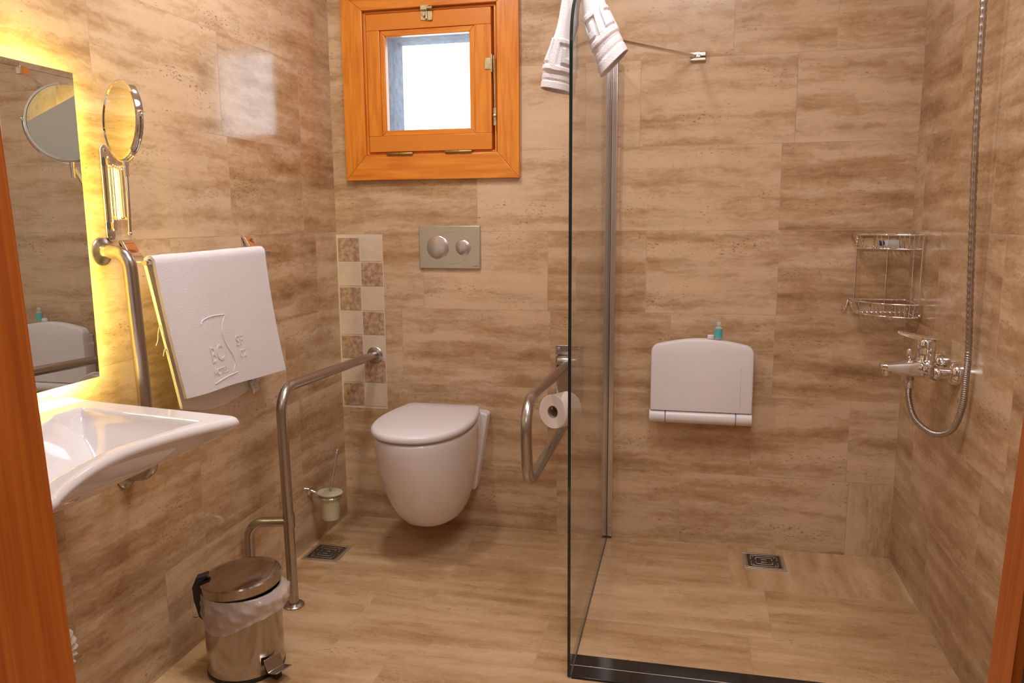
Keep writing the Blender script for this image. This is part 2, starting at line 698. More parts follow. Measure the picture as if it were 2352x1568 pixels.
# ---- back wall (y = 0), window opening and mosaic strip
HOLE = (0.150, 0.668, 1.484, 2.012)
MOS = (0.0, 0.197, 0.469, 1.177)
tb = Tiled(lambda a, b, n: (a, n, b))
TB = rows_to_tiles(0, W, ZS, {0: [0.30, 0.898, 1.371, 1.971], 1: [0.25, 0.861, 1.624, 1.962], 2: [0.27, 0.872, 1.323, 1.691],
                              3: [0.364, 0.861, 1.229, 1.694], 4: [0.587, 1.13, 1.689], 5: [0.36, 0.968, 1.198, 1.729], 6: [0.31, 0.92, 1.514, 1.85]})
ti = {}
rot = set()
for i, t in enumerate(TB):
    if abs(t[0] - 1.971) < 0.005 and t[2] < 0.1:
        rot.add(i)
        ti[i] = 0.02
    if abs(t[0] - 0.364) < 0.01 and t[2] > 0.8:
        ti[i] = 0.055
    if abs(t[0] - 0.587) < 0.01 and t[2] > 1.1:
        ti[i] = 0.045
    if abs(t[0] - 1.691) < 0.01 or abs(t[0] - 1.694) < 0.01:
        ti[i] = -0.035
    if abs(t[0] - 1.198) < 0.01:
        ti[i] = 0.02
    if abs(t[0] - 0.861) < 0.01 and t[2] > 0.8:
        ti[i] = -0.02
tb.tiles(TB, holes=[HOLE, MOS], rot=rot, tones=ti)
# mosaic: 2 x 7 small squares
cw, ch = 0.197 / 2, 0.708 / 7.4
for r in range(7):
    for c in range(2):
        a0 = 0.004 + c * 0.0965
        b1 = 1.177 - 0.012 - r * 0.0985
        tb.quad((a0 + 0.003, a0 + 0.0965 - 0.003, b1 - 0.0985 + 0.004, b1 - 0.002), 3 if (r + c) % 2 == 0 else 2, n=-0.0015)
tb.quad(MOS, 4)
# thickness behind the room face: opening sides, then the outer masonry with its own smaller opening
IN = (0.210, 0.640, 1.500, 1.938)


def ring_sides(t, r, y0, y1, mi):
    a0, a1, b0, b1 = r
    for (p, q) in (((a0, b0), (a1, b0)), ((a1, b0), (a1, b1)), ((a1, b1), (a0, b1)), ((a0, b1), (a0, b0))):
        vs = [t.bm.verts.new((p[0], y0, p[1])), t.bm.verts.new((q[0], y0, q[1])), t.bm.verts.new((q[0], y1, q[1])), t.bm.verts.new((p[0], y1, p[1]))]
        f = t.bm.faces.new(vs)
        f.material_index = mi


ring_sides(tb, HOLE, 0, 0.07, 5)
for q in sub_rect(HOLE, IN):
    tb.quad(q, 5, n=0.07)
ring_sides(tb, IN, 0.07, 0.25, 5)
for q in sub_rect((0, W, 0, H), IN):
    tb.quad(q, 5, n=0.25)
wall_back = tb.build('wall_back', [M['stone_wall'], M['grout'], M['mosaic_cream'], M['mosaic_brown'], M['mosaic_grout'], M['plaster']])

# ---- left wall (x = 0); u = -y
tl = Tiled(lambda a, b, n: (-n, -a, b))
TL = rows_to_tiles(0, -YF, ZS, {0: [0.55, 1.165, 1.77], 1: [0.37, 0.975, 1.49, 2.1], 2: [0.45, 1.06, 1.67], 3: [0.18, 0.60, 1.04, 1.65],
                                4: [0.267, 0.733, 1.19, 1.8], 5: [0.262, 0.757, 1.28, 1.9], 6: [0.451, 0.841, 1.45]})
tt = {}
for i, t in enumerate(TL):
    if abs(t[0] - 0.262) < 0.01:
        tt[i] = 0.035
    if abs(t[0] - 0.267) < 0.01:
        tt[i] = -0.03
    if abs(t[0] - 0.451) < 0.01:
        tt[i] = 0.03
tl.tiles(TL, tones=tt)
wall_left = tl.build('wall_left', [M['stone_left'], M['grout']])

# ---- right wall (x = W)
tr = Tiled(lambda a, b, n: (W + n, -a, b))
TR = rows_to_tiles(0, -YF, ZS, {0: [0.42, 1.03], 1: [0.2, 0.81, 1.3], 2: [0.5, 0.95], 3: [0.33, 0.83], 4: [0.11, 0.72], 5: [0.4, 1.0], 6: [0.28, 0.8]})
tr.tiles(TR, tones={i: random.gauss(-0.03, 0.018) for i in range(len(TR))})
wall_right = tr.build('wall_right', [M['stone_wall'], M['grout']])

# ---- floor; u = x, v = -y
tf = Tiled(lambda a, b, n: (a, -b, n))
fr = [0, 0.345, 0.66, 0.967, 1.275, 1.585, 1.895, 2.2]
TF = rows_to_tiles(0, W, fr, {0: [0.232, 0.593, 1.19, 1.553], 1: [0.16, 0.593, 1.095, 1.658], 2: [0.397, 0.99, 1.585], 3: [0.582, 1.19], 4: [0.3, 0.91], 5: [0.55, 1.16], 6: [0.25, 0.86]})
tf.tiles(TF, rot={i for i, t in enumerate(TF) if abs(t[0] - 1.553) < 0.01}, g=0.001)
floor = tf.build('floor', [M['stone_floor'], M['grout']])

# ---- ceiling, door wall and the hall behind the camera
structure(MB().box((-0.02, YF - 0.16, H), (W + 0.02, 0.25, H + 0.1)).build('ceiling', M['paint'], smooth=False))
mb = MB()
mb.box((-0.02, YF - 0.16, 0), (0.52, YF, H)).box((1.79, YF - 0.16, 0), (W + 0.02, YF, H)).box((0.52, YF - 0.16, 2.16), (1.79, YF, H))
structure(mb.build('wall_front', M['paint'], smooth=False))
mb = MB()
y1, y0 = YF - 0.16, -4.6
mb.box((-0.6, y0 - 0.1, 0), (3.0, y0, H)).box((-0.7, y0 - 0.1, 0), (-0.6, y1, H)).box((3.0, y0 - 0.1, 0), (3.1, y1, H))
mb.box((-0.6, y1, 0), (-0.02, y1 + 0.1, H)).box((W + 0.02, y1, 0), (3.0, y1 + 0.1, H))
structure(mb.build('wall_hall', M['hallpaint'], smooth=False))
structure(MB().box((-0.7, y0 - 0.1, -0.1), (3.1, y1, 0)).build('floor_hall', M['stone_floor'], smooth=False))
structure(MB().box((-0.7, y0 - 0.1, H), (3.1, y1, H + 0.1)).build('ceiling_hall', M['paint'], smooth=False))

# ---- door frame round the camera's doorway
door = empty('door_1', (1.16, YF - 0.08, 0), 'orange varnished wooden door frame in the near doorway', 'door frame', kind='structure')


def jamb(x_of_z, x_out, y0, y1, name, mat):
    mb = MB()
    rings = []
    for k in range(13):
        z = 2.12 * k / 12
        x = x_of_z(z)
        rings.append([(x, y0, z), (x, y1, z), (x_out, y1, z), (x_out, y0, z)])
    mb.loft(rings)
    return mb.build(name, mat, door, angle=30, uvbox=2)


jamb(lambda z: 0.674 - (z - 0.682) * 0.0395, 0.52, YF - 0.16, YF, 'jamb', M['wood_door'])
jamb(lambda z: 1.6582 + (z - 0.8132) * 0.0344, 1.79, YF - 0.045, YF, 'jamb', M['wood_door'])
jamb(lambda z: 1.6662 + (z - 0.8132) * 0.0344, 1.79, YF - 0.16, YF - 0.045, 'door_seal', M['rubber'])
MB().box((0.52, YF - 0.16, 2.12), (1.79, YF, 2.16)).build('lintel', M['wood_door'], door, uvbox=0)

# ---- black stone strips across the shower entrance
for i, (a, b) in enumerate(((-0.931, -0.876), (-0.990, -0.934))):
    o = MB().box((1.1015, a, -0.02), (W - 0.001, b, 0.006 + 0.001 * i)).build('trim_%d' % (i + 1), M['marble'], bevel=0.002)
    structure(o)
structure(MB().box((1.1015, -0.934, -0.02), (W - 0.001, -0.931, 0.0055)).build('trim_3', M['mosaic_grout'], smooth=False))

# ------------------------------------------------------------------ window
win = empty('window_1', (0.41, 0, 1.73), 'small square window in an orange varnished pine frame', 'window', kind='structure')


def mitred(name, o4, i4, yf, yb, mat, parent, bev=0.0025):
    """four mitred boards as one part: outer rect, inner rect (x0,x1,z0,z1)"""
    ox0, ox1, oz0, oz1 = o4
    ix0, ix1, iz0, iz1 = i4
    me_o = [(ox0, oz0), (ox1, oz0), (ox1, oz1), (ox0, oz1)]
    me_i = [(ix0, iz0), (ix1, iz0), (ix1, iz1), (ix0, iz1)]
    mb = MB()
    for k in range(4):
        a, b, c, d = me_o[k], me_o[(k + 1) % 4], me_i[(k + 1) % 4], me_i[k]
        e = 0.0004
        mb.prism([(p[0], yf, p[1]) for p in (a, b, c, d)], (0, yb - yf, 0))
    o = mb.build(name, mat, parent, bevel=bev)
    me = o.data
    uv = me.uv_layers.new(name='stone')
    for p in me.polygons:
        cen = p.center
        k = p.index // 6
        for li in p.loop_indices:
            c = me.vertices[me.loops[li].vertex_index].co
            uv.data[li].uv = (c.x + k * 1.7, c.z + c.y) if k % 2 == 0 else (c.z + k * 1.7, c.x + c.y)
    return o


mitred('casing', (0.064, 0.757, 1.386, 2.085), (0.150, 0.674, 1.482, 2.014), -0.022, 0.0, M['wood_win'], win)
mitred('window_frame', (0.150, 0.668, 1.484, 2.012), (0.185, 0.635, 1.520, 1.977), 0.022, 0.068, M['wood_win'], win)
# lining strip between casing and sash
mitred('lining', (0.1495, 0.6685, 1.4835, 2.0125), (0.1575, 0.6605, 1.4915, 2.0045), -0.004, 0.022, M['wood_win'], win, bev=0.001)
def board(lo, hi, grain, name, parent):
    return MB().box(lo, hi).build(name, M['wood_win'], parent, bevel=0.0022, uvbox=grain)


sash = empty('sash', (0.41, 0, 1.73), None, None)
sash.parent = win
sash.location = (0, 0, 0)
board((0.163, -0.016, 1.940), (0.652, 0.021, 2.000), 0, 'sash_rail', sash)
board((0.163, -0.016, 1.492), (0.652, 0.021, 1.552), 0, 'sash_rail', sash)
board((0.163, -0.016, 1.552), (0.216, 0.021, 1.940), 2, 'sash_stile', sash)
board((0.588, -0.016, 1.552), (0.652, 0.021, 1.940), 2, 'sash_stile', sash)
mitred('glazing_bead', (0.216, 0.588, 1.552, 1.940), (0.236, 0.568, 1.573, 1.918), -0.011, 0.019, M['wood_win'], win)
mb = MB().box((0.2161, 0.004, 1.5521), (0.5879, 0.008, 1.9399))
for f in mb.bm.faces:
    f.material_index = 0 if f.calc_center_median().y < 0.005 else 1
mb.build('pane', [M['pane'], M['glass_far']], win, smooth=False)


def hinge(x0, x1, z, name='hinge'):
    mb = MB()
    r = 0.0065
    mid = (x0 + x1) / 2
    mb.lathe([(0.004, 0), (r, 0.004), (r, mid - x0 - 0.001), (r * 0.7, mid - x0 - 0.001), (r * 0.7, mid - x0 + 0.001), (r, mid - x0 + 0.001), (r, x1 - x0 - 0.004), (0.004, x1 - x0)], (x0, -0.0235, z), (1, 0, 0), 16)
    return mb.build(name, M['bronze'], win)


hinge(0.236, 0.342, 1.4835)
hinge(0.470, 0.576, 1.4865)
# latch at the top of the sash
mb = MB()
mb.box((0.384, -0.020, 1.966), (0.412, -0.0162, 2.004)).box((0.412, -0.024, 1.964), (0.430, -0.0162, 1.998))
mb.box((0.386, -0.030, 2.000), (0.418, -0.022, 2.018))
mb.lathe([(0.0065, 0), (0.0065, 0.022)], (0.412, -0.032, 2.006), (1, 0, 0), 14)
mb.tube([(0.398, -0.0215, 1.982), (0.398, -0.029, 1.982)], 0.0055, 12)
mb.tube([(0.408, -0.026, 1.968), (0.408, -0.026, 1.996)], 0.0045, 10)
mb.build('latch', M['brass'], win, bevel=0.0012)
# side stay: plate on the sash, rod in the gap, pivot below
st = MB().box((0.628, -0.0195, 1.780), (0.654, -0.0161, 1.820)).box((0.652, -0.027, 1.768), (0.6575, -0.0161, 1.832)).build('stay', M['brass'], win, bevel=0.001)
MB().tube([(0.6625, -0.0205, 1.828), (0.6645, -0.0185, 1.72), (0.6650, -0.018, 1.60)], 0.0028, 10).build('stay_rod', M['brass'], st)
MB().box((0.6615, -0.0255, 1.578), (0.672, -0.0225, 1.640)).lathe([(0.006, 0), (0.006, 0.009), (0.003, 0.011)], (0.6655, -0.0225, 1.612), (0, -1, 0), 14).build('stay_pivot', M['brass'], st)

# ------------------------------------------------------------------ wall mirror with light strips behind it
mir = empty('wall_mirror', (0, -1.72, 1.2), 'large frameless wall mirror with yellow backlight over the washbasin', 'mirror')
MY0, MY1, MZ0, MZ1, MX = -1.393, -2.10, 0.876, 1.558, 0.045
MB().box((MX - 0.005, MY1, MZ0), (MX, MY0, MZ1)).build('mirror_glass', M['mirror'], mir, smooth=False)
MB().box((0.0005, MY1 + 0.09, MZ0 + 0.09), (MX - 0.0052, MY0 - 0.09, MZ1 - 0.09)).build('back_box', M['paint'], mir, smooth=False)
LX = MX - 0.0068
MB().tube([(LX, MY0 - 0.018, MZ0 + 0.02), (LX, MY0 - 0.018, MZ1 - 0.02)], 0.0016, 8).build('light_strip', M['led'], mir)
MB().tube([(LX, MY1 + 0.025, MZ1 - 0.018), (LX, MY0 - 0.025, MZ1 - 0.018)], 0.0016, 8).build('light_strip', M['led_top'], mir)
MB().tube([(LX, MY1 + 0.025, MZ0 + 0.018), (LX, MY0 - 0.025, MZ0 + 0.018)], 0.0016, 8).build('light_strip', M['led_low'], mir)

# ------------------------------------------------------------------ magnifying mirror on a folding arm
mg = empty('magnifying_mirror', (0, -1.268, 1.30), 'round chrome magnifying mirror on a folding arm between wall mirror and towel', 'mirror')
mb = MB()
pl = [(-0.0145, -0.088), (0.0145, -0.088), (0.0145, 0.088), (-0.0145, 0.088)]
out = []
for k in range(13):
    a = pi * k / 12
    out.append((0.0145 * cos(a), 0.100 + 0.0145 * sin(a)))
for k in range(13):
    a = pi + pi * k / 12
    out.append((0.0145 * cos(a), -0.100 + 0.0145 * sin(a)))
mb.prism([(0.0005, -1.268 + p[0], 1.301 + p[1]) for p in out], (0.006, 0, 0))
mb.build('wall_plate', M['chrome'], mg, bevel=0.001)
for z in (1.392, 1.202):
    MB().lathe([(0.004, 0), (0.004, 0.0015), (0.001, 0.003)], (0.0065, -1.268, z + (0.012 if z > 1.3 else -0.008)), (1, 0, 0), 12).build('screw', M['steel'], mg)
# hinge pins and accordion loops seen folded, edge on
MB().box((0.0065, -1.2745, 1.368), (0.020, -1.2615, 1.384)).box((0.0065, -1.2745, 1.216), (0.020, -1.2615, 1.232)).tube([(0.016, -1.268, 1.212), (0.016, -1.268, 1.388)], 0.0062, 14).build('hinge_pin', M['chrome'], mg)
for k, (dx, dy) in enumerate(((0.027, -0.004), (0.036, -0.008), (0.045, -0.012), (0.054, -0.016))):
    z0, z1 = 1.238 + 0.002 * k, 1.366 - 0.003 * k
    pth = fillet([(dx, -1.268 + dy, z0), (dx, -1.268 + dy, z1), (dx + 0.0105, -1.271 + dy, z1), (dx + 0.0105, -1.271 + dy, z0)], 0.004, 5)
    MB().tube(pth, 0.0032, 10).build('arm_link', M['chrome'], mg)
for z in (1.358, 1.238):
    MB().box((0.018, -1.275, z), (0.066, -1.271, z + 0.008)).build('arm_bracket', M['chrome'], mg, bevel=0.001)
DC = Vector((0.118, -1.338, 1.4615))
MB().tube([(0.080, -1.295, 1.208), (0.086, -1.300, 1.26), (DC.x - 0.002, DC.y + 0.002, DC.z - 0.10)], 0.0042, 12).sphere((0.080, -1.295, 1.205), 0.0058, n=8).tube([(0.068, -1.283, 1.232), (0.080, -1.295, 1.232)], 0.004, 10).build('stem', M['chrome'], mg)
MB().lathe([(0.0055, 0), (0.0055, 0.022), (0.0068, 0.023), (0.0068, 0.036)], (DC.x - 0.002, DC.y + 0.002, DC.z - 0.126), (0.01, -0.01, 1), 14).build('swivel_joint', M['chrome'], mg)
nrm = Vector((-0.46, -0.887, 0.03)).normalized()
R_ = 0.0885
MB().lathe([(R_ - 0.005, -0.0085), (R_, -0.0075), (R_ + 0.0008, 0), (R_, 0.0075), (R_ - 0.005, 0.0085), (R_ - 0.005, -0.0085)], DC, nrm, 64, cap0=False, cap1=False).build('mirror_rim', M['chrome'], mg)
MB().lathe([(R_ - 0.005, 0.0), (R_ - 0.005, 0.0062), (0.06, 0.0056), (0.03, 0.0052), (0.0, 0.005)], DC, nrm, 64).build('mirror_glass', M['mirror'], mg, angle=60)
MB().lathe([(R_ - 0.005, -0.0001), (R_ - 0.005, -0.0062), (0.0, -0.0062)], DC, nrm, 64).build('mirror_glass', M['mirror'], mg, angle=60)
side = nrm.cross(Vector((0, 0, 1))).normalized()
for sgn in (-1, 1):
    pts = []
    for k in range(25):
        a = -pi / 2 + sgn * (pi / 2 + 0.12) * k / 24
        pts.append(DC + (R_ + 0.0042) * (cos(a) * side + sin(a) * Vector((0, 0, 1))))
    MB().tube(pts, 0.0022, 8).sphere(pts[-2], 0.0042, n=8).build('yoke', M['chrome'], mg)

# ------------------------------------------------------------------ washbasin
SY = -1.76


def hw(x):
    return 0.335 - 0.16 * x


def xfront(s):
    a = abs(s)
    return 0.403 + 0.084 * a ** 1.7


sink = empty('washbasin', (0, SY, 0.60), 'white ceramic washbasin with a concave front, under the backlit wall mirror', 'washbasin')
NS, NT = 170, 120
mb = MB()


def sink_pt(i, j):
    s = -1 + 2 * i / NS
    t = j / NT
    x = t * xfront(s)
    # rounded front corners
    y = SY + s * hw(x)
    a = abs(s)
    return s, x, y


def corner(s, x, y):
    xf = xfront(s)
    r = 0.035
    dx = xf - x
    dy = (1 - abs(s)) * hw(x)
    if dx < r and dy < r:
        u, v = 1 - dx / r, 1 - dy / r
        d = sqrt(u * u + v * v)
        m = max(u, v)
        if d > 1e-6:
            k = m / d
            x2 = xf - r + r * u * k
            y2 = SY + (1 if s > 0 else -1) * (hw(x) - r + r * v * k)
            return x2, y2
    return x, y


def ztop(x, y, s):
    z = 0.830
    # basin
    m = 0.024 + 0.026 * s * s
    d = min(x - 0.085, xfront(s) - m - x, hw(x) - 0.064 - abs(y - SY))
    # ledge round the tap juts into the bowl
    d = min(d, sqrt((x - 0.03) ** 2 + ((y - SY) * 0.50) ** 2) - 0.105)
    if d > 0:
        q = min(1, d / 0.010)
        z -= 0.010 * q * q * (3 - 2 * q) + 0.098 * (1 - (1 - min(1, d / 0.125)) ** 2)
    if x < 0.10:
        z += 0.012 * (1 - x / 0.10) ** 2 * (1 - s ** 8)
    return z


top = [[None] * (NT + 1) for _ in range(NS + 1)]
bot = [[None] * (NT + 1) for _ in range(NS + 1)]
for i in range(NS + 1):
    for j in range(NT + 1):
        s, x, y = sink_pt(i, j)
        z = ztop(x, y, s)
        # rim roll-over at the outer edge
        ed = min((xfront(s) - x), (1 - abs(s)) * hw(x))
        q = min(1, max(0, ed / 0.010))
        z -= 0.009 * (1 - sqrt(max(0, 1 - (1 - q) ** 2)))
        x2, y2 = corner(s, x, y)
        top[i][j] = mb.v((x2, y2, z))
        zb = 0.814 - min(0.54 * (xfront(s) - x), 1.6 * (1 - abs(s)) * hw(x), 0.20)
        bot[i][j] = mb.v((x2, y2, zb))
for i in range(NS):
    for j in range(NT):
        mb.face((top[i][j], top[i + 1][j], top[i + 1][j + 1], top[i][j + 1]))
        mb.face((bot[i][j], bot[i][j + 1], bot[i + 1][j + 1], bot[i + 1][j]))
for i in range(NS):
    mb.face((top[i][0], bot[i][0], bot[i + 1][0], top[i + 1][0]))
    mb.face((top[i][NT], top[i + 1][NT], bot[i + 1][NT], bot[i][NT]))
for j in range(NT):
    mb.face((top[0][j], top[0][j + 1], bot[0][j + 1], bot[0][j]))
    mb.face((top[NS][j], bot[NS][j], bot[NS][j + 1], top[NS][j + 1]))
bmesh.ops.translate(mb.bm, verts=mb.bm.verts[:], vec=(0.001, 0, 0))
mb.build('bowl', M['ceramic'], sink, angle=70)
MB().lathe([(0.004, 0), (0.030, 0.0), (0.032, 0.003), (0.028, 0.006), (0.004, 0.004)], (0.256, SY, 0.7225), (0, 0, 1), 32).build('plug', M['chrome'], sink)
# mixer tap, mostly behind the door jamb
tap = empty('basin_tap', (0.065, SY, 0.84), 'chrome lever tap on the back ledge of the washbasin, mostly behind the door jamb', 'tap')
MB().lathe([(0.026, -0.002), (0.026, 0.006), (0.022, 0.010), (0.022, 0.075), (0.018, 0.084), (0.0, 0.086)], (0.065, SY, 0.842), (0, 0, 1), 28).build('body', M['chrome'], tap)
MB().tube(bez([(0.075, SY, 0.885), (0.13, SY, 0.892), (0.185, SY, 0.878)], 6), [0.015, 0.0148, 0.0146, 0.0144, 0.0142, 0.014, 0.0138, 0.0136, 0.0134, 0.0132, 0.013, 0.013, 0.013], 20).build('spout', M['chrome'], tap)
MB().tube(bez([(0.065, SY, 0.925), (0.085, SY + 0.06, 0.915), (0.100, SY + 0.112, 0.901)], 6), 0.0075, 12).sphere((0.100, SY + 0.114, 0.900), 0.011, n=8).build('lever', M['chrome'], tap)
# waste pipe under the basin
wp = empty('waste_pipe', (0.2, SY, 0.3), 'white corrugated waste pipe under the washbasin, glimpsed beside the left door jamb', 'pipe')
pth = bez([(0.20, SY - 0.02, 0.685), (0.18, SY - 0.02, 0.60), (0.08, SY, 0.45), (0.05, -1.631, 0.398), (0.05, -1.567, 0.297), (0.05, -1.609, 0.229), (0.03, -1.659, 0.209), (0.002, -1.679, 0.209)], 30)
MB().tube(pth, [0.0165 + 0.0035 * sin(i * 1.25) for i in range(len(pth))], 14).build('hose', M['plastic'], wp)
MB().lathe([(0.03, 0.0), (0.032, 0.004), (0.018, 0.012)], (0.001, -1.679, 0.209), (1, 0, 0), 24).build('wall_flange', M['chrome'], wp)

# ------------------------------------------------------------------ grab bars and rails
TR_ = 0.0165


def flange(o, ax, r=0.034, name='flange', parent=None):
    return MB().lathe([(r, 0.0006), (r, 0.004), (r - 0.004, 0.0075), (r - 0.009, 0.008), (r - 0.011, 0.0095), (TR_ + 0.0008, 0.0105)], o, ax, 40).build(name, M['steel'], parent)


gb = empty('grab_bar', (0, -1.29, 0.9), 'vertical brushed steel grab bar on the left wall, beside the backlit mirror', 'grab bar')
MB().tube(fillet([(0.001, -1.300, 1.163), (0.080, -1.306, 1.160), (0.080, -1.282, 0.605), (0.001, -1.282, 0.597)], 0.062, 12), TR_, 24).build('tube', M['steel'], gb)
flange((0, -1.300, 1.163), (1, 0, 0), parent=gb)
flange((0, -1.282, 0.597), (1, 0, 0), parent=gb)

rail = empty('floor_grab_rail', (0.16, -0.77, 0), 'bent steel grab rail from back wall to floor, left of the toilet', 'grab rail')
MB().tube(fillet([(0.150, -0.001, 0.692), (0.160, -0.781, 0.718), (0.163, -0.772, 0.008)], 0.075, 14), TR_, 24).build('rail_tube', M['steel'], rail)
flange((0.150, 0, 0.692), (0, -1, 0), parent=rail)
flange((0.163, -0.772, 0.0), (0, 0, 1), parent=rail)
MB().lathe([(TR_ + 0.0012, 0), (TR_ + 0.0012, 0.045)], (0.163, -0.7735, 0.268), (0, 0, 1), 24).build('collar', M['steel'], rail)
br = MB().tube(fillet([(0.160, -0.775, 0.287), (0.036, -0.802, 0.285), (0.036, -0.802, 0.006)], 0.05, 12), TR_ * 0.93, 22).build('brace', M['steel'], rail)
flange((0.036, -0.802, 0.0), (0, 0, 1), r=0.032, parent=br)

fb = empty('folding_grab_bar', (0.945, 0, 0.62), 'looped steel swing-up grab bar on the back wall, right of the toilet', 'grab bar')
MB().box((0.893, -0.005, 0.535), (0.997, -0.0006, 0.755)).build('wall_plate', M['steel'], fb, bevel=0.002)
for x in (0.905, 0.985):
    for z in (0.741, 0.549):
        MB().lathe([(0.007, 0), (0.007, 0.003), (0.002, 0.005)], (x, -0.005, z), (0, -1, 0), 12).build('bolt', M['steel'], fb)
MB().lathe([(0.019, 0), (0.021, 0.003), (0.021, 0.075), (0.019, 0.078)], (0.906, -0.045, 0.700), (1, 0, 0), 24).box((0.902, -0.06, 0.672), (0.908, -0.0048, 0.725)).box((0.982, -0.06, 0.672), (0.988, -0.0048, 0.725)).build('pivot', M['steel'], fb, bevel=0.0015)
MB().tube(fillet([(0.945, -0.045, 0.690), (0.945, -0.84, 0.722), (0.945, -0.80, 0.470), (0.945, -0.03, 0.472)], [0.085, 0.085], 14), TR_, 24).build('loop_tube', M['steel'], fb)
RC = Vector((0.970, -0.362, 0.590))
rax = Vector((-0.45, -0.89, 0.04)).normalized()
MB().tube(fillet([(0.945, -0.325, 0.700), (0.957, -0.325, 0.618), RC - rax * 0.02 + Vector((0, 0, 0.013)), RC + rax * 0.05 + Vector((0, 0, 0.013))], 0.008, 4), 0.0032, 10).build('roll_holder', M['chrome'], fb)

# toilet paper roll hanging in the loop
tp = empty('toilet_roll', RC, 'white toilet paper roll hanging inside the looped grab bar', 'toilet paper')
NR = 48
MB().lathe([(0.0215, -0.045), (0.056, -0.045), (0.058, -0.043), (0.058, 0.043), (0.056, 0.045), (0.0215, 0.045), (0.0215, -0.045)], RC, rax, NR, cap0=False, cap1=False).build('paper', M['paper'], tp)
MB().lathe([(0.0215, -0.0452), (0.0215, 0.0452), (0.0195, 0.0452), (0.0195, -0.0452), (0.0215, -0.0452)], RC, rax, NR, cap0=False, cap1=False).build('core', M['card'], tp)

# ------------------------------------------------------------------ toilet
TX = 0.455
wc = empty('toilet', (TX, 0, 0.30), 'white wall-hung toilet with closed lid below the flush plate', 'toilet')


def dring(hwid, front, back, z, n=40, p=2.25, cx=TX, bf=0.84, rb=0.022):
    """plan outline: rounded nose at y=front, sides drawn in towards a straight back at y=back"""
    pts = []
    mid = back + (front - back) * 0.46
    for k in range(n + 1):
        a = pi * k / n
        c, s_ = cos(a), sin(a)
        pts.append((cx + hwid * (abs(c) ** (2 / p)) * (1 if c >= 0 else -1), mid + (front - mid) * (abs(s_) ** (2 / p)), z))
    L = []
    rb = min(rb, hwid * 0.3, (back - mid) * 0.4)
    hb = hwid * bf
    for k in range(1, 9):
        t = k / 9
        y = mid + (back - rb - mid) * t
        L.append((hwid - (hwid - hb) * t ** 1.8, y))
    for k in range(6):
        a = radians(90 * k / 5)
        L.append((hb - rb + rb * cos(a), back - rb + rb * sin(a)))
    pts += [(cx - a, b, z) for a, b in L]
    pts += [(cx + a, b, z) for a, b in reversed(L)]
    return pts


prof = [(0.108, 0.050, -0.27), (0.110, 0.075, -0.305), (0.118, 0.093, -0.335), (0.135, 0.110, -0.368), (0.17, 0.128, -0.408), (0.22, 0.144, -0.447), (0.28, 0.157, -0.480),
        (0.34, 0.1655, -0.503), (0.40, 0.1715, -0.519), (0.45, 0.1745, -0.528), (0.470, 0.1745, -0.530), (0.477, 0.173, -0.528), (0.4795, 0.168, -0.522)]
rings = []
for z, h, f in prof:
    bk = -0.006 if z > 0.16 else -0.006 - 0.03 * (0.16 - z) / 0.05
    rings.append(dring(h, f, bk, z, bf=0.80 if z > 0.3 else 0.74 + 0.06 * max(0, (z - 0.2)) / 0.1, rb=0.01))
MB().loft(rings).build('bowl', M['ceramic'], wc, angle=60)
# wall flange plate
mb = MB()
pl = []
for (cx_, cz, a0) in ((TX + 0.178 - 0.03, 0.488 - 0.012, 0), (TX - 0.178 + 0.03, 0.488 - 0.012, 90), (TX - 0.128 + 0.01, 0.172 + 0.012, 180), (TX + 0.128 - 0.01, 0.172 + 0.012, 270)):
    rx, rz = (0.03, 0.012) if cz > 0.3 else (0.010, 0.012)
    for k in range(7):
        a = radians(a0 + 15 * k)
        pl.append((cx_ + rx * cos(a), -0.0006, cz + rz * sin(a)))
mb.prism(pl, (0, -0.060, 0))
mb.build('wall_flange', M['ceramic'], wc, bevel=0.008)
# seat and lid
MB().loft([dring(0.160, -0.512, -0.058, 0.4797), dring(0.160, -0.512, -0.058, 0.4860), dring(0.1715, -0.529, -0.05, 0.4865), dring(0.170, -0.527, -0.052, 0.4895)]).build('seat', M['plastic'], wc, angle=50)
lidr = [dring(0.1735, -0.531, -0.05, 0.4898), dring(0.1775, -0.536, -0.047, 0.4925), dring(0.1785, -0.5375, -0.046, 0.500), dring(0.1775, -0.536, -0.0465, 0.507), dring(0.173, -0.531, -0.05, 0.5125), dring(0.164, -0.520, -0.057, 0.5155), dring(0.10, -0.42, -0.11, 0.5172), dring(0.04, -0.33, -0.18, 0.5176)]
MB().loft(lidr).build('lid', M['plastic'], wc, angle=50)
for sx in (-1, 1):
    MB().lathe([(0.011, -0.02), (0.011, 0.02)], (TX + sx * 0.095, -0.036, 0.4935), (1, 0, 0), 16).build('lid_hinge', M['plastic'], wc)
    MB().lathe([(0.008, 0), (0.008, 0.004), (0.003, 0.005)], (TX + sx * 0.128, -0.022, 0.22), (sx, 0, 0), 14).build('fixing_cap', M['black'], wc)

# flush plate
fp = empty('flush_plate', (0.4765, 0, 1.127), 'champagne satin dual flush plate with two round buttons above the toilet', 'flush plate')
MB().box((0.354, -0.012, 1.045), (0.599, -0.0006, 1.209)).build('plate', M['satin'], fp, bevel=0.0025)
for cx_, r_, nme in ((0.430, 0.0455, 'large_button'), (0.532, 0.0305, 'small_button')):
    MB().lathe([(r_ + 0.0022, 0.0112), (r_ + 0.0022, 0.0124), (r_, 0.0124), (r_, 0.0118), (r_ - 0.001, 0.0128), (r_ * 0.9, 0.0146), (r_ * 0.6, 0.0172), (r_ * 0.3, 0.0186), (0, 0.019)], (cx_, 0, 1.1265), (0, -1, 0), 48, cap0=False).build(nme, M['satin_btn'], fp, angle=60)
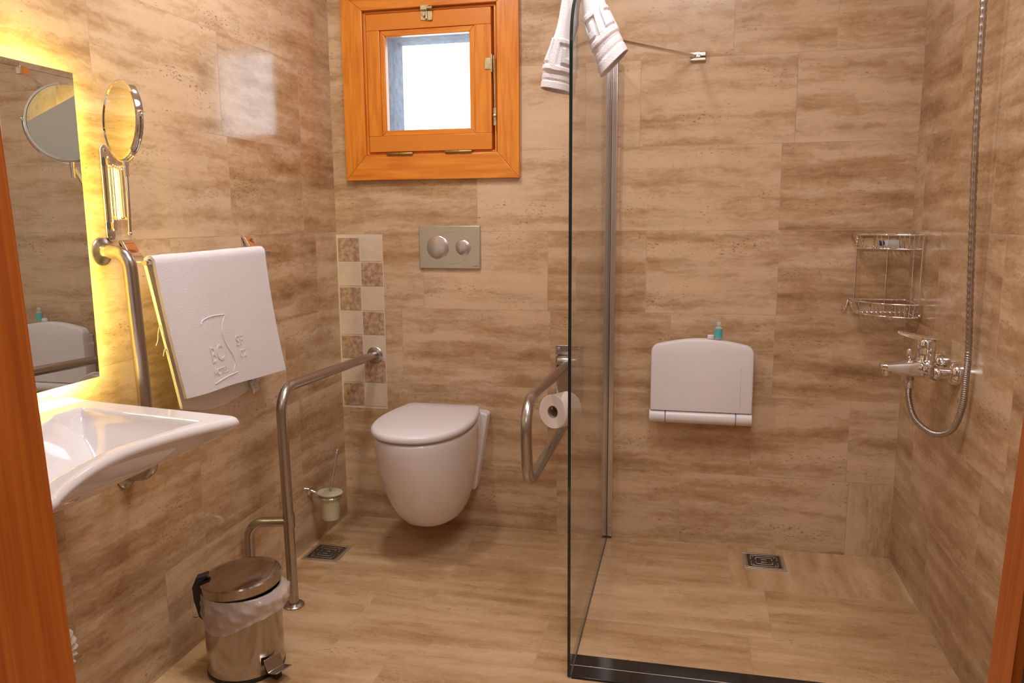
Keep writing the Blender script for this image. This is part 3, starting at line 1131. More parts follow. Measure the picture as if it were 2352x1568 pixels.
# shallow curved step round the buttons
pts = []
for k in range(41):
    a = radians(150 - 250 * k / 40)
    pts.append((0.487 + 0.0735 * cos(a), -0.0122, 1.1265 + 0.062 * sin(a)))
MB().tube(pts, 0.0011, 6).build('raised_line', M['satin'], fp)
me = text_mesh('GEBERIT', 0.0062, 0.0002, 'maker_mark', M['ink'], fp, Matrix.Translation((0.582, -0.0123, 1.0545)) @ Matrix.Rotation(pi / 2, 4, 'X'))
o = bpy.data.objects.new('maker_mark', me)
COL.objects.link(o)
o.parent = fp
o.location = -fp.location
o['label'] = 'tiny dark maker mark'

# ------------------------------------------------------------------ towel rail and bath towel on the left wall
tr_ = empty('towel_rail', (0, -0.95, 1.15), 'chrome towel rail on the left wall, under the white bath towel', 'towel rail')
for y in (-1.205, -0.668):
    mb = MB()
    mid = bez([(0.004, 1.186, 0), (0.010, 1.178, 0), (0.020, 1.160, 0), (0.034, 1.142, 0), (0.054, 1.133, 0), (0.078, 1.132, 0)], 6)
    up, dn = [], []
    for q in range(len(mid)):
        t = (mid[min(q + 1, len(mid) - 1)] - mid[max(q - 1, 0)]).normalized()
        nv = Vector((-t.y, t.x, 0)) * 0.0042
        up.append((mid[q].x + nv.x, mid[q].y + nv.y))
        dn.append((mid[q].x - nv.x, mid[q].y - nv.y))
    prof = [(0.0006, 1.146), (0.0006, 1.188)] + up + dn[::-1] + [(0.008, 1.150)]
    prof = [(max(a, 0.0006), b) for a, b in prof]
    yy = y - (0.012 if y < -1 else 0)
    mb.prism([(p[0], yy - 0.020, p[1]) for p in prof], (0, 0.040, 0))
    mb.build('bracket', M['chrome'], tr_, bevel=0.0012)
MB().tube([(0.070, -1.240, 1.1325), (0.070, -0.640, 1.1385)], 0.0062, 16).build('bar', M['chrome'], tr_)


def lerp(a, b, t):
    return a + (b - a) * t


tw = empty('bath_towel', (0.08, -0.95, 1.14), 'white bath towel with an embossed logo, hung over the chrome towel rail', 'towel')
mb = MB()
NU, NV = 64, 90
TT = 0.009


def towel_center(u, v):
    """u 0..1 from near end to far end; v 0..1 from back bottom over the bar to front bottom"""
    yb = lerp(-1.222, -0.700, u)
    zbar = lerp(1.1325, 1.1385, u)
    Lb, Lf = 0.405 + 0.165 * u - 0.175 * u * u, lerp(0.362, 0.388, u)
    arc = pi * 0.013
    tot = Lb + arc + Lf
    s = v * tot
    if s < Lb:
        d = Lb - s
        k = d / 0.4
        x = 0.070 - 0.013 - 0.018 * min(1, k) + 0.006 * sin(u * 7 + 1) * k
        y = yb + 0.118 * k * (1 - u) + 0.03 * k * u
        return Vector((x, y, zbar - d))
    if s < Lb + arc:
        a = (s - Lb) / 0.013
        return Vector((0.070 - 0.013 * cos(a), yb, zbar + 0.013 * sin(a)))
    d = s - Lb - arc
    k = d / 0.38
    x = 0.083 + 0.010 * k + 0.0055 * k * sin(u * 5.2 + 0.8) + 0.004 * k * sin(u * 11) + 0.012 * k * k * (u ** 3)
    y = yb + lerp(0.072, 0.060, u) * k ** 1.25
    return Vector((x, y, zbar - d))


C = [[towel_center(i / NU, j / NV) for j in range(NV + 1)] for i in range(NU + 1)]


def grid_normal(C, i, j):
    a = C[min(i + 1, len(C) - 1)][j] - C[max(i - 1, 0)][j]
    b = C[i][min(j + 1, len(C[0]) - 1)] - C[i][max(j - 1, 0)]
    return a.cross(b).normalized()


GN = [[grid_normal(C, i, j) for j in range(NV + 1)] for i in range(NU + 1)]


def thick(mb, C, GN, t):
    nu, nv = len(C) - 1, len(C[0]) - 1
    A = [[mb.v(C[i][j] + GN[i][j] * t / 2) for j in range(nv + 1)] for i in range(nu + 1)]
    B = [[mb.v(C[i][j] - GN[i][j] * t / 2) for j in range(nv + 1)] for i in range(nu + 1)]
    for i in range(nu):
        for j in range(nv):
            mb.face((A[i][j], A[i + 1][j], A[i + 1][j + 1], A[i][j + 1]))
            mb.face((B[i][j], B[i][j + 1], B[i + 1][j + 1], B[i + 1][j]))
    for i in range(nu):
        mb.face((A[i][0], B[i][0], B[i + 1][0], A[i + 1][0]))
        mb.face((A[i][nv], A[i + 1][nv], B[i + 1][nv], B[i][nv]))
    for j in range(nv):
        mb.face((A[0][j], A[0][j + 1], B[0][j + 1], B[0][j]))
        mb.face((A[nu][j], B[nu][j], B[nu][j + 1], A[nu][j + 1]))


thick(mb, C, GN, TT)
mb.build('cloth', M['towel'], tw, angle=60)
# embossed logo laid on the front face: maps (a across 0..1, d down from the bar) onto the cloth


def on_front(u, d, lift):
    Lb, Lf = 0.405 + 0.165 * u - 0.175 * u * u, lerp(0.362, 0.388, u)
    tot = Lb + pi * 0.013 + Lf
    v = (Lb + pi * 0.013 + d) / tot
    p = towel_center(u, v)
    e = 0.004
    a = towel_center(min(1, u + e), v) - towel_center(max(0, u - e), v)
    b = towel_center(u, min(1, v + e)) - towel_center(u, max(0, v - e))
    n = a.cross(b).normalized()
    if n.x < 0:
        n = -n
    return p + n * (TT / 2 + lift)


lg = MB()


def stroke(pts, r=0.0028):
    P = []
    for (u, d) in pts:
        P.append(on_front(u, d, 0.0004))
    lg.tube(P, r, 8)


def smoothpts(pts, n=6):
    return [(p.x, p.y) for p in bez([(a, b, 0) for a, b in pts], n)]


DU = -0.135
for P_, r_ in (([(0.385, 0.178), (0.41, 0.168), (0.50, 0.163), (0.625, 0.166)], 0.0017), ([(0.625, 0.166), (0.585, 0.192), (0.565, 0.22), (0.585, 0.255), (0.622, 0.285), (0.635, 0.312), (0.60, 0.335)], 0.0016), ([(0.385, 0.350), (0.50, 0.345), (0.64, 0.342)], 0.0017)):
    stroke([(a + DU, b) for a, b in smoothpts(P_)], r_)
lg.build('embossed_line', M['towel'], tw, label='embossed seven-shaped swoosh')


def emb_text(body, uc, dc, su, sd):
    me = text_mesh(body, 1.0, 0.0, 'x', M['towel'], tw, Matrix.Identity(4))
    bm = bmesh.new()
    bm.from_mesh(me)
    bmesh.ops.triangulate(bm, faces=bm.faces[:])
    r = bmesh.ops.extrude_face_region(bm, geom=bm.faces[:])
    up = {g for g in r['geom'] if isinstance(g, bmesh.types.BMVert)}
    for v in bm.verts:
        u, d = uc + v.co.x * su, dc - v.co.y * sd
        v.co = on_front(u, d, 0.0016 if v in up else -0.001)
    bm.to_mesh(me)
    bm.free()
    o = bpy.data.objects.new('embossed_letters', me)
    COL.objects.link(o)
    o.parent = tw
    o.location = -tw.location
    return o


emb_text('BC', 0.475 + DU, 0.272, 0.112, 0.066)
emb_text('HOTEL', 0.475 + DU, 0.322, 0.048, 0.026)
emb_text('SP', 0.715 + DU, 0.252, 0.078, 0.044)
emb_text('02', 0.725 + DU, 0.292, 0.062, 0.034)
# woven tag under the far bottom corner
pt = towel_center(0.86, 0.0)
mb = MB()
mb.prism([(pt.x + 0.012, pt.y - 0.05, pt.z + 0.016), (pt.x + 0.012, pt.y - 0.012, pt.z + 0.028), (pt.x + 0.018, pt.y - 0.006, pt.z - 0.012), (pt.x + 0.018, pt.y - 0.042, pt.z - 0.022)], (0.0012, 0, 0))
mb.build('care_tag', M['tag'], tw, label='small grey printed care tag')
# loose threads at the near edge
mb = MB()
p0 = towel_center(0.0, 0.30)
mb.tube(bez([p0, p0 + Vector((0.0, -0.010, -0.018)), p0 + Vector((0, -0.014, -0.038)), p0 + Vector((0, -0.022, -0.052))], 5), 0.0012, 6)
p1 = towel_center(0.0, 0.21)
mb.tube(bez([p1, p1 + Vector((0, -0.008, 0.006)), p1 + Vector((0, -0.016, -0.012))], 5), 0.0011, 6)
mb.build('loose_thread', M['towel'], tw)

# ------------------------------------------------------------------ toilet brush and holder in the corner
bh = empty('brush_holder', (0, -0.33, 0.2), 'chrome bracket with frosted cup for the toilet brush, low on the left wall', 'brush holder')
BX, BY = 0.082, -0.318
MB().lathe([(0.020, 0.0006), (0.020, 0.010), (0.017, 0.013)], (0, BY - 0.012, 0.222), (1, 0, 0), 24).build('wall_boss', M['chrome'], bh)
mb = MB()
ring = [(BX + 0.0415 * cos(a), BY + 0.0415 * sin(a), 0.202) for a in [2 * pi * k / 40 for k in range(40)]]
mb.tube(ring, 0.0045, 10, closed=True)
mb.tube(bez([(0.010, BY - 0.012, 0.222), (0.024, BY - 0.010, 0.216), (0.040, BY - 0.004, 0.203)], 5), 0.0065, 12)
mb.build('ring', M['chrome'], bh)
MB().lathe([(0.028, 0.0), (0.0315, 0.003), (0.0335, 0.02), (0.0372, 0.10), (0.0345, 0.10), (0.031, 0.02), (0.026, 0.006), (0.001, 0.005)], (BX, BY, 0.112), (0, 0, 1), 40, cap1=False).build('cup', M['frosted'], bh)
tbh = empty('toilet_brush', (BX, BY, 0.21), 'toilet brush with long steel handle and pale lid, standing in the frosted cup', 'brush')
MB().lathe([(0.0, 0.0), (0.046, 0.0), (0.048, 0.003), (0.046, 0.0065), (0.012, 0.0085), (0.0, 0.0085)], (BX, BY, 0.2135), (0.03, 0.02, 1), 40).build('lid', M['frosted'], tbh)
MB().tube([(BX + 0.002, BY, 0.221), (BX + 0.010, BY + 0.055, 0.365)], [0.0045, 0.0052], 14).sphere((BX + 0.010, BY + 0.055, 0.366), 0.0054, n=8).build('handle', M['chrome'], tbh)
MB().lathe([(0.006, 0), (0.020, 0.01), (0.022, 0.05), (0.012, 0.06), (0.004, 0.066), (0.004, 0.092)], (BX, BY, 0.1195), (0, 0, 1), 20).build('bristle_head', M['plastic'], tbh)


# ------------------------------------------------------------------ floor drains
def drain(x0, x1, y0, y1, label):
    root = empty('floor_drain', ((x0 + x1) / 2, (y0 + y1) / 2, 0), label, 'floor drain')
    z = 0.0035
    f = 0.010
    mb = MB()
    mb.box((x0, y0, -0.004), (x1, y0 + f, z)).box((x0, y1 - f, -0.004), (x1, y1, z)).box((x0, y0 + f, -0.004), (x0 + f, y1 - f, z)).box((x1 - f, y0 + f, -0.004), (x1, y1 - f, z))
    mb.build('rim', M['drain_rim'], root, bevel=0.0015)
    MB().box((x0 + f, y0 + f, -0.006), (x1 - f, y1 - f, 0.0006)).build('pan', M['dark'], root, smooth=False)
    # concentric broken bars of the grate
    mb = MB()
    cx_, cy_ = (x0 + x1) / 2, (y0 + y1) / 2
    hx, hy = (x1 - x0) / 2 - f, (y1 - y0) / 2 - f
    b = 0.0052
    zt = 0.0045
    mb.box((cx_ - hx, cy_ - hy, 0.0006), (cx_ + hx, cy_ - hy + b, zt)).box((cx_ - hx, cy_ + hy - b, 0.0006), (cx_ + hx, cy_ + hy, zt))
    mb.box((cx_ - hx, cy_ - hy + b, 0.0006), (cx_ - hx + b, cy_ + hy - b, zt)).box((cx_ + hx - b, cy_ - hy + b, 0.0006), (cx_ + hx, cy_ + hy - b, zt))
    for k in (0.74, 0.46, 0.18):
        ax_, ay_ = hx * k, hy * k
        mb.box((cx_ - ax_, cy_ - ay_ - b / 2, 0.0006), (cx_ + ax_, cy_ - ay_ + b / 2, zt)).box((cx_ - ax_, cy_ + ay_ - b / 2, 0.0006), (cx_ + ax_, cy_ + ay_ + b / 2, zt))
        if k > 0.3:
            for sx in (-1, 1):
                for (ya, yb) in ((-ay_ + b, -0.008), (0.008, ay_ - b)):
                    mb.box((cx_ + sx * ax_ - b / 2, cy_ + ya, 0.0006), (cx_ + sx * ax_ + b / 2, cy_ + yb, zt))
    for sx in (-1, 1):
        for sy in (-1, 1):
            mb.box((cx_ + sx * hx * 0.6 - b / 2, cy_ + sy * hy * 0.6 - hy * 0.14, 0.0006), (cx_ + sx * hx * 0.6 + b / 2, cy_ + sy * hy * 0.6 + hy * 0.14, zt))
    mb.build('grate', M['drain'], root, bevel=0.0012)
    return root


drain(0.018, 0.156, -0.447, -0.305, 'square steel floor drain near the left wall, below the brush holder')
drain(1.606, 1.750, -0.190, -0.052, 'square steel floor drain in the shower, under the folded seat')

# ------------------------------------------------------------------ pedal bin and its liner
PX, PY, PR = 0.200, -1.112, 0.1035
bn = empty('pedal_bin', (PX, PY, 0), 'round steel pedal bin in front of the left grab rail', 'bin')
MB().lathe([(PR - 0.004, 0.0), (PR + 0.001, 0.002), (PR + 0.001, 0.010), (PR - 0.004, 0.012)], (PX, PY, 0.0005), (0, 0, 1), 64).build('base_ring', M['black'], bn)
MB().lathe([(PR - 0.002, 0.011), (PR, 0.013), (PR, 0.236), (PR - 0.003, 0.238), (PR - 0.003, 0.018), (0.0, 0.017)], (PX, PY, 0), (0, 0, 1), 80, cap0=False).build('body', M['steel_bin'], bn)
hd = Vector((-0.90, -0.43, 0)).normalized()       # towards the hinge
tl_ = radians(4.5)
lidax = (Vector((0, 0, 1)) * cos(tl_) + hd * sin(tl_)).normalized()
LO = Vector((PX, PY, 0.2445)) - hd * 0.0
MB().lathe([(PR + 0.001, 0.0), (PR + 0.0035, 0.001), (PR + 0.0038, 0.024), (PR + 0.001, 0.028), (PR - 0.006, 0.030), (PR * 0.8, 0.0335), (PR * 0.5, 0.036), (0, 0.037)], LO, lidax, 80).build('lid', M['steel_bin'], bn, angle=30)
MB().lathe([(PR - 0.006, -0.006), (PR - 0.004, -0.006), (PR - 0.004, 0.002), (PR - 0.006, 0.002)], LO, lidax, 64).build('lid_rim', M['black'], bn)
# hinge housing at the back with the carrying wire
tg = Vector((-hd.y, hd.x, 0))
hp = Vector((PX, PY, 0)) + hd * PR
mb = MB()
prof = [(0.001, 0.150), (0.012, 0.165), (0.022, 0.215), (0.024, 0.250), (0.012, 0.276), (-0.018, 0.284), (-0.020, 0.279), (0.001, 0.262)]
mb.prism([hp + hd * a + tg * 0.014 + Vector((0, 0, b)) for a, b in prof], tg * -0.028)
mb.build('hinge_housing', M['black'], bn, bevel=0.003)
MB().tube(fillet([hp + hd * 0.023 + tg * 0.012 + Vector((0, 0, 0.222)), hp + hd * 0.030 + tg * 0.012 + Vector((0, 0, 0.165)), hp + hd * 0.014 - tg * 0.004 + Vector((0, 0, 0.155)), hp + hd * 0.010 - tg * 0.010 + Vector((0, 0, 0.20))], 0.006, 5), 0.0016, 8).build('carry_wire', M['chrome'], bn)
# pedal
pd = Vector((0.93, -0.36, 0)).normalized()
pt_ = Vector((-pd.y, pd.x, 0))
pc = Vector((PX, PY, 0)) + pd * PR
mb = MB()
prof = [(0.004, 0.060), (0.0065, 0.0605), (0.022, 0.030), (0.056, 0.040), (0.0575, 0.0375), (0.021, 0.0265)]
mb.prism([pc + pd * a + pt_ * 0.027 + Vector((0, 0, b)) for a, b in prof], pt_ * -0.054)
mb.build('pedal', M['steel'], bn, bevel=0.0012)
MB().box((-0.008, -0.010, 0.006), (0.034, 0.010, 0.024)).build('pedal_arm', M['black'], bn, bevel=0.002)
pa = bn.children[-1]
pa.location = pd * (PR + 0.0) + Vector((0, 0, 0))
pa.rotation_euler = (0, 0, math.atan2(pd.y, pd.x))

ln = MB()
n = 220
rings = []
KR = 22


def ridge(x):
    return 1 - abs(sin(x))


for k in range(KR):
    t = k / (KR - 1)
    ring = []
    for j in range(n):
        a = 2 * pi * j / n
        front = 0.5 + 0.5 * cos(a - radians(-112))
        right = max(0, cos(a - radians(8)))
        low = 0.176 - 0.034 * front ** 2 - 0.004 * sin(3 * a + 1) + 0.018 * right
        if t < 0.12:            # inside the rim
            zz = lerp(0.226, 0.2405, t / 0.12)
            rr = PR - 0.006 + 0.004 * t / 0.12
        else:
            q = (t - 0.12) / 0.88
            zz = lerp(0.2405, low, q)
            bulge = 0.0045 * sin(pi * min(1, q * 1.2)) + 0.003
            cr = 0.0062 * (ridge(5.5 * a + 70 * zz) * ridge(3.1 * a - 55 * zz + 1) + 0.55 * ridge(11 * a - 40 * zz + 0.6) * ridge(6.5 * a + 90 * zz)) - 0.0015
            rr = PR + max(0.0014, (bulge + cr * min(1, q * 4)) + 0.017 * right ** 2 * min(1, q * 3))
        ring.append((PX + rr * cos(a), PY + rr * sin(a), zz))
    rings.append(ring)
ln.loft(rings, cap0=False, cap1=False)
tag(ln.build('bin_liner', M['liner'], angle=80), 'crinkled translucent liner bag folded over the rim of the steel pedal bin', 'bin liner')

# ------------------------------------------------------------------ shower screen
ss = empty('shower_screen', (1.095, -0.5, 0), 'tall clear glass shower screen with rounded top corner', 'shower screen')
GX0, GX1 = 1.0912, 1.0992
GY, GT, GR = -1.0, 1.79, 0.15
poly = [(-0.004, 0.004), (GY + 0.012, 0.004)]
poly += [(GY + 0.012 - 0.012 * min(1, z / 0.8), z) for z in (0.2, 0.4, 0.6, 0.8)]
for k in range(17):
    a = pi + (-pi / 2) * k / 16
    poly.append((GY + GR + GR * cos(a), GT - GR + GR * sin(a)))
poly.append((-0.004, GT))
mb = MB()
mb.prism([(GX0, p[0], p[1]) for p in poly], (GX1 - GX0, 0, 0))
for f in mb.bm.faces:
    f.material_index = 0
mb.bm.normal_update()
for f in mb.bm.faces:
    if abs(f.normal.x) < 0.5:
        f.material_index = 1
    elif f.calc_center_median().x < 1.095:
        f.material_index = 2
mb.build('pane', [M['glass'], M['glass_edge'], M['glass_far']], ss, angle=20)
MB().box((1.074, -0.030, 0.012), (1.0905, -0.0006, 1.79)).box((1.0998, -0.030, 0.012), (1.119, -0.0006, 1.79)).box((1.0905, -0.004, 0.012), (1.0998, -0.0006, 1.78)).box((1.0785, -0.034, 0.0125), (1.0845, -0.03, 1.779)).build('wall_profile', M['alu'], ss, bevel=0.002)
MB().box((1.0895, GY + 0.02, 0.0003), (1.1009, -0.03, 0.0042)).build('bottom_seal', M['rubber'], ss, smooth=False)
for x in (1.0795, 1.111):
    MB().lathe([(0.004, 0), (0.004, 0.002), (0.001, 0.003)], (x, -0.0302, 0.055), (0, -1, 0), 12).build('profile_screw', M['chrome'], ss)
arm = MB().tube([(1.097, -0.43, 1.782), (1.388, -0.012, 1.790)], 0.0062, 14).build('support_arm', M['chrome'], ss)
MB().box((1.366, -0.016, 1.774), (1.422, -0.0006, 1.786)).box((1.366, -0.016, 1.7885), (1.422, -0.0006, 1.805)).box((1.376, -0.022, 1.783), (1.404, -0.004, 1.794)).build('wall_clamp', M['chrome'], arm, bevel=0.003)
MB().box((1.084, -0.447, 1.764), (1.1065, -0.405, 1.794)).build('glass_clamp', M['chrome'], arm, bevel=0.003)

# hand towel knotted over the screen's top edge: one flattened tube swept up one side and down the other
ht = empty('hand_towel', (1.095, -0.85, 1.79), 'white hand towel with a square key pattern, draped over the shower screen', 'towel')
ctrl = [  # x, y, z, half thickness, half breadth along the screen
    (1.0375, -0.850, 1.560, 0.0430, 0.085),
    (1.0440, -0.850, 1.616, 0.0400, 0.082),
    (1.0560, -0.850, 1.674, 0.0290, 0.074),
    (1.0650, -0.850, 1.722, 0.0220, 0.064),
    (1.0740, -0.850, 1.796, 0.0150, 0.056),
    (1.0960, -0.850, 1.818, 0.0190, 0.052),
    (1.1240, -0.850, 1.792, 0.0240, 0.054),
    (1.1380, -0.850, 1.740, 0.0320, 0.060),
    (1.1570, -0.850, 1.690, 0.0380, 0.068),
    (1.1840, -0.850, 1.622, 0.0460, 0.070)]
cp = bez([c[:3] for c in ctrl], 24)
rp = bez([(c[3], c[4], 0) for c in ctrl], 24)
nu = 168
GK = []     # key motif strokes in unit square (u, v)


def key_height(a, b):
    """square spiral meander: a along the band (repeats), b across 0..1; returns 0..1"""
    if b < 0 or b > 1:
        return 0
    wv = 0.085

    def seg(x0, y0, x1, y1):
        return min(x0, x1) - wv <= a <= max(x0, x1) + wv and min(y0, y1) - wv <= b <= max(y0, y1) + wv
    a = a % 1.0
    S = [(0, 0.08, 1, 0.08), (0.10, 0.08, 0.10, 0.92), (0.10, 0.92, 0.82, 0.92), (0.82, 0.92, 0.82, 0.34), (0.82, 0.34, 0.42, 0.34), (0.42, 0.34, 0.42, 0.64)]
    return 1.0 if any(seg(*q) for q in S) else 0.0


rings = []
kN = len(cp)
for i, c in enumerate(cp):
    t = (cp[min(i + 1, kN - 1)] - cp[max(i - 1, 0)]).normalized()
    nr = Vector((t.z, 0, -t.x)).normalized()       # across, in the x-z plane
    fq = i / (kN - 1)
    if fq < 0.40:
        nr = nr.lerp(Vector((1, 0, -0.2)), min(1, (0.40 - fq) / 0.2)).normalized()
    if fq > 0.62:
        nr = nr.lerp(Vector((-0.72, 0, -0.69)), min(1, (fq - 0.62) / 0.36)).normalized()
    yv = Vector((0, 1, 0.06 if fq < 0.5 else 0.17 * max(0, (fq - 0.6) / 0.4)))
    a_, b_ = rp[i].x, rp[i].y
    f = i / (kN - 1)
    ring = []
    for j in range(nu):
        th = 2 * pi * j / nu
        cth, sth = cos(th), sin(th)
        px_ = a_ * (abs(cth) ** 0.8) * (1 if cth >= 0 else -1)
        py_ = b_ * (abs(sth) ** 0.9) * (1 if sth >= 0 else -1)
        fold = 0.0035 * sin(3 * th + 4 * f) * (1 - abs(2 * f - 1) * 0.6)
        # embossed band near each end
        e = min(f, 1 - f)
        band = (e - 0.085) / 0.15
        hgt = 0.0032 * key_height(j / nu * 4 + 0.15, band)
        if 0.035 < e < 0.043 or 0.068 < e < 0.074:
            hgt -= 0.0012
        k = 1 + (fold + hgt) / max(a_, 0.02)
        p = c + nr * px_ * k + yv * py_ * k
        ring.append(p)
    rings.append(ring)
mb = MB()
mb.loft(rings, cap0=False, cap1=False)
o = mb.build('cloth', M['towel'], ht, angle=75)
sol = o.modifiers.new('thickness', 'SOLIDIFY')
sol.thickness = 0.004
sol.offset = -1

# ------------------------------------------------------------------ folding shower seat
seat = empty('shower_bench', (1.438, 0, 0.62), 'white plastic folding shower seat, folded up against the back wall', 'shower seat')


def seat_outline(y, inset=0.0):
    x0, x1, z0 = 1.257 + inset, 1.620 - inset, 0.536
    pts = [(x0, y, z0), (x1, y, z0)]
    rr = 0.032
    for k in range(9):
        a = radians(0 + 72 * k / 8)
        pts.append((x1 - rr + rr * cos(a), y, 0.748 - inset + rr * sin(a)))
    for k in range(1, 20):
        s = k / 20
        x = lerp(x1 - rr * 0.7, x0 + rr * 0.7, s)
        pts.append((x, y, 0.7785 - inset + 0.0225 * sin(pi * s) + (0.004 if False else 0)))
    for k in range(9):
        a = radians(108 + 72 * k / 8)
        pts.append((x0 + rr + rr * cos(a), y, 0.748 - inset + rr * sin(a)))
    return pts


MB().loft([seat_outline(-0.030, 0.004), seat_outline(-0.034, 0.0), seat_outline(-0.066, 0.0), seat_outline(-0.072, 0.003), seat_outline(-0.0745, 0.009)]).build('seat_panel', M['plastic'], seat, angle=35)
MB().box((1.575, -0.0752, 0.545), (1.5762, -0.0738, 0.70)).build('panel_joint', M['seam'], seat, smooth=False)
MB().box((1.266, -0.029, 0.50), (1.611, -0.0006, 0.745)).build('wall_mount', M['plastic'], seat, bevel=0.006)
for x0, x1, nme in ((1.254, 1.3122, 'hinge_end'), (1.3135, 1.5625, 'hinge_barrel'), (1.5638, 1.6205, 'hinge_end')):
    L_ = x1 - x0
    MB().lathe([(0.021, 0), (0.0245, 0.002), (0.0245, L_ - 0.002), (0.021, L_)], (x0, -0.056, 0.5105), (1, 0, 0), 36).build(nme, M['plastic'], seat)

# small bottle and soap on the folded seat's top edge
bt = empty('shampoo_bottle', (1.494, -0.050, 0.80), 'small clear bottle with an aqua label on top of the folded shower seat', 'bottle')
bz = 0.8015
MB().lathe([(0.0125, 0), (0.0135, 0.002), (0.0135, 0.040), (0.006, 0.046), (0.006, 0.050)], (1.494, -0.050, bz), (0, 0, 1), 24).build('body', M['clear'], bt)
MB().lathe([(0.0137, 0.006), (0.0137, 0.014), (0.01372, 0.024), (0.0137, 0.036)], (1.494, -0.050, bz), (0, 0, 1), 24, cap0=False, cap1=False).build('label_band', M['aqua'], bt)
MB().lathe([(0.0085, 0.0502), (0.0085, 0.060), (0.006, 0.0625), (0, 0.063)], (1.494, -0.050, bz), (0, 0, 1), 20).build('cap', M['clear'], bt)
o = MB().lathe([(0.011, 0), (0.0125, 0.002), (0.0125, 0.012), (0.010, 0.0145), (0, 0.015)], (1.468, -0.050, 0.8015), (0, 0, 1), 24).build('soap', M['plastic'])
tag(o, 'small white soap beside the aqua bottle on the folded seat', 'soap')

# ------------------------------------------------------------------ corner wire caddy
cy = empty('corner_caddy', (W, 0, 1.05), 'two-tier chrome wire corner caddy above the shower mixer', 'caddy')
CR = 0.195
WR = 0.0024


def corner_loop(z, r, off=0.010):
    pts = [(W - off, -off, z), (W - r, -off, z)]
    for k in range(1, 20):
        a = pi / 2 * k / 20
        pts.append((W - off - (r - off) * cos(a) * 1.0, -off - (r - off) * sin(a) * 1.0, z))
    # front arc bulges less than a full quarter circle
    pts.append((W - off, -r, z))
    return pts


for zt, zb in ((1.174, 1.128), (0.949, 0.905)):
    top_ = corner_loop(zt, CR if zt > 1 else CR)
    bot_ = corner_loop(zb, CR - 0.02)
    bs = MB().tube(top_, WR * 1.25, 10, closed=True).tube(bot_, WR * 1.25, 10, closed=True).build('tier', M['chrome'], cy)
    for k in (2, 3, 4, 5, 6, 11, 12, 16, 17, 18, 19, 20, 21):
        a, b = top_[k % len(top_)], bot_[k % len(bot_)]
        MB().tube([a, b], WR * 0.8, 8).build('side_wire', M['chrome'], bs)
    for k in (1, 3, 4):
        x = W - 0.01 - (CR - 0.01) * k / 5
        MB().tube([(x, -0.010, zt), (x, -0.010, zb)], WR * 0.8, 8).build('side_wire', M['chrome'], bs)
        MB().tube([(W - 0.010, -0.01 - (CR - 0.01) * k / 5, zt), (W - 0.010, -0.01 - (CR - 0.01) * k / 5, zb)], WR * 0.8, 8).build('side_wire', M['chrome'], bs)
    for k in range(1, 11):
        d = (CR - 0.03) * k / 11
        r_ = CR - 0.02 - 0.010
        yy = sqrt(max(0.0, r_ * r_ - d * d))
        MB().tube([(W - 0.010 - d, -0.010, zb), (W - 0.010 - d, -0.010 - yy, zb)], WR * 0.8, 8).build('floor_wire', M['chrome'], bs)
for x, y in ((W - CR + 0.020, -0.010), (W - 0.075, -0.010), (W - 0.010, -0.085), (W - 0.010, -CR + 0.012)):
    MB().tube([(x, y, 1.174), (x, y, 0.905)], WR * 1.1, 10).build('upright', M['chrome'], cy)
for (x, y), d in (((W - CR, -0.012), (-1, 0)), ((W - 0.012, -CR), (0, -1))):
    MB().tube(bez([(x, y, 0.949), (x + d[0] * 0.003, y + d[1] * 0.003, 0.925), (x + d[0] * 0.008, y + d[1] * 0.008, 0.913), (x + d[0] * 0.017, y + d[1] * 0.017, 0.914), (x + d[0] * 0.020, y + d[1] * 0.020, 0.925)], 5), WR, 8).build('hook', M['chrome'], cy)
for x in (W - 0.14, W - 0.05):
    MB().lathe([(0.006, 0), (0.006, 0.009), (0.003, 0.012)], (x, -0.0006, 1.174), (0, -1, 0), 12).build('wall_screw', M['chrome'], cy)
sb = empty('shampoo_tube', (W - 0.10, -0.06, 1.14), 'small clear bottle with a dark blue cap lying in the upper caddy tier', 'bottle')
ax_ = Vector((-0.93, -0.30, 0.02)).normalized()
o0 = Vector((W - 0.050, -0.062, 1.1435))
MB().lathe([(0.010, 0), (0.0125, 0.003), (0.0125, 0.050), (0.007, 0.056), (0.007, 0.059)], o0, ax_, 22).build('body', M['clear'], sb)
MB().lathe([(0.0085, 0.0592), (0.0085, 0.074), (0.006, 0.076)], o0, ax_, 20).build('cap', M['navy'], sb)

# ------------------------------------------------------------------ shower mixer and hose
mxr = empty('shower_mixer', (W, -0.50, 0.80), 'chrome bath and shower mixer with lever on the right wall', 'mixer tap')
for y in (-0.575, -0.425):
    fl = MB().lathe([(0.034, 0.0006), (0.034, 0.006), (0.031, 0.018), (0.024, 0.024), (0.016, 0.026)], (W, y, 0.800), (-1, 0, 0), 32).build('wall_flange', M['chrome'], mxr)
    MB().lathe([(0.0165, 0.024), (0.0165, 0.048), (0.020, 0.050), (0.020, 0.062), (0.017, 0.066)], (W, y, 0.800), (-1, 0, 0), 24).build('union_nut', M['chrome'], fl)
MB().tube(bez([(W - 0.062, -0.585, 0.800), (W - 0.064, -0.54, 0.801), (W - 0.066, -0.50, 0.802), (W - 0.064, -0.46, 0.801), (W - 0.062, -0.415, 0.800)], 6), [0.0205] * 4 + [0.022] * 4 + [0.0245] * 9 + [0.022] * 4 + [0.0205] * 4, 28).build('body', M['chrome'], mxr)
MB().lathe([(0.025, 0), (0.026, 0.012), (0.0235, 0.016), (0.0235, 0.034), (0.0255, 0.037), (0.0255, 0.064), (0.023, 0.068), (0, 0.069)], (W - 0.066, -0.50, 0.815), (0, 0, 1), 32).build('cartridge_housing', M['chrome'], mxr)
mb = MB()
rg = []
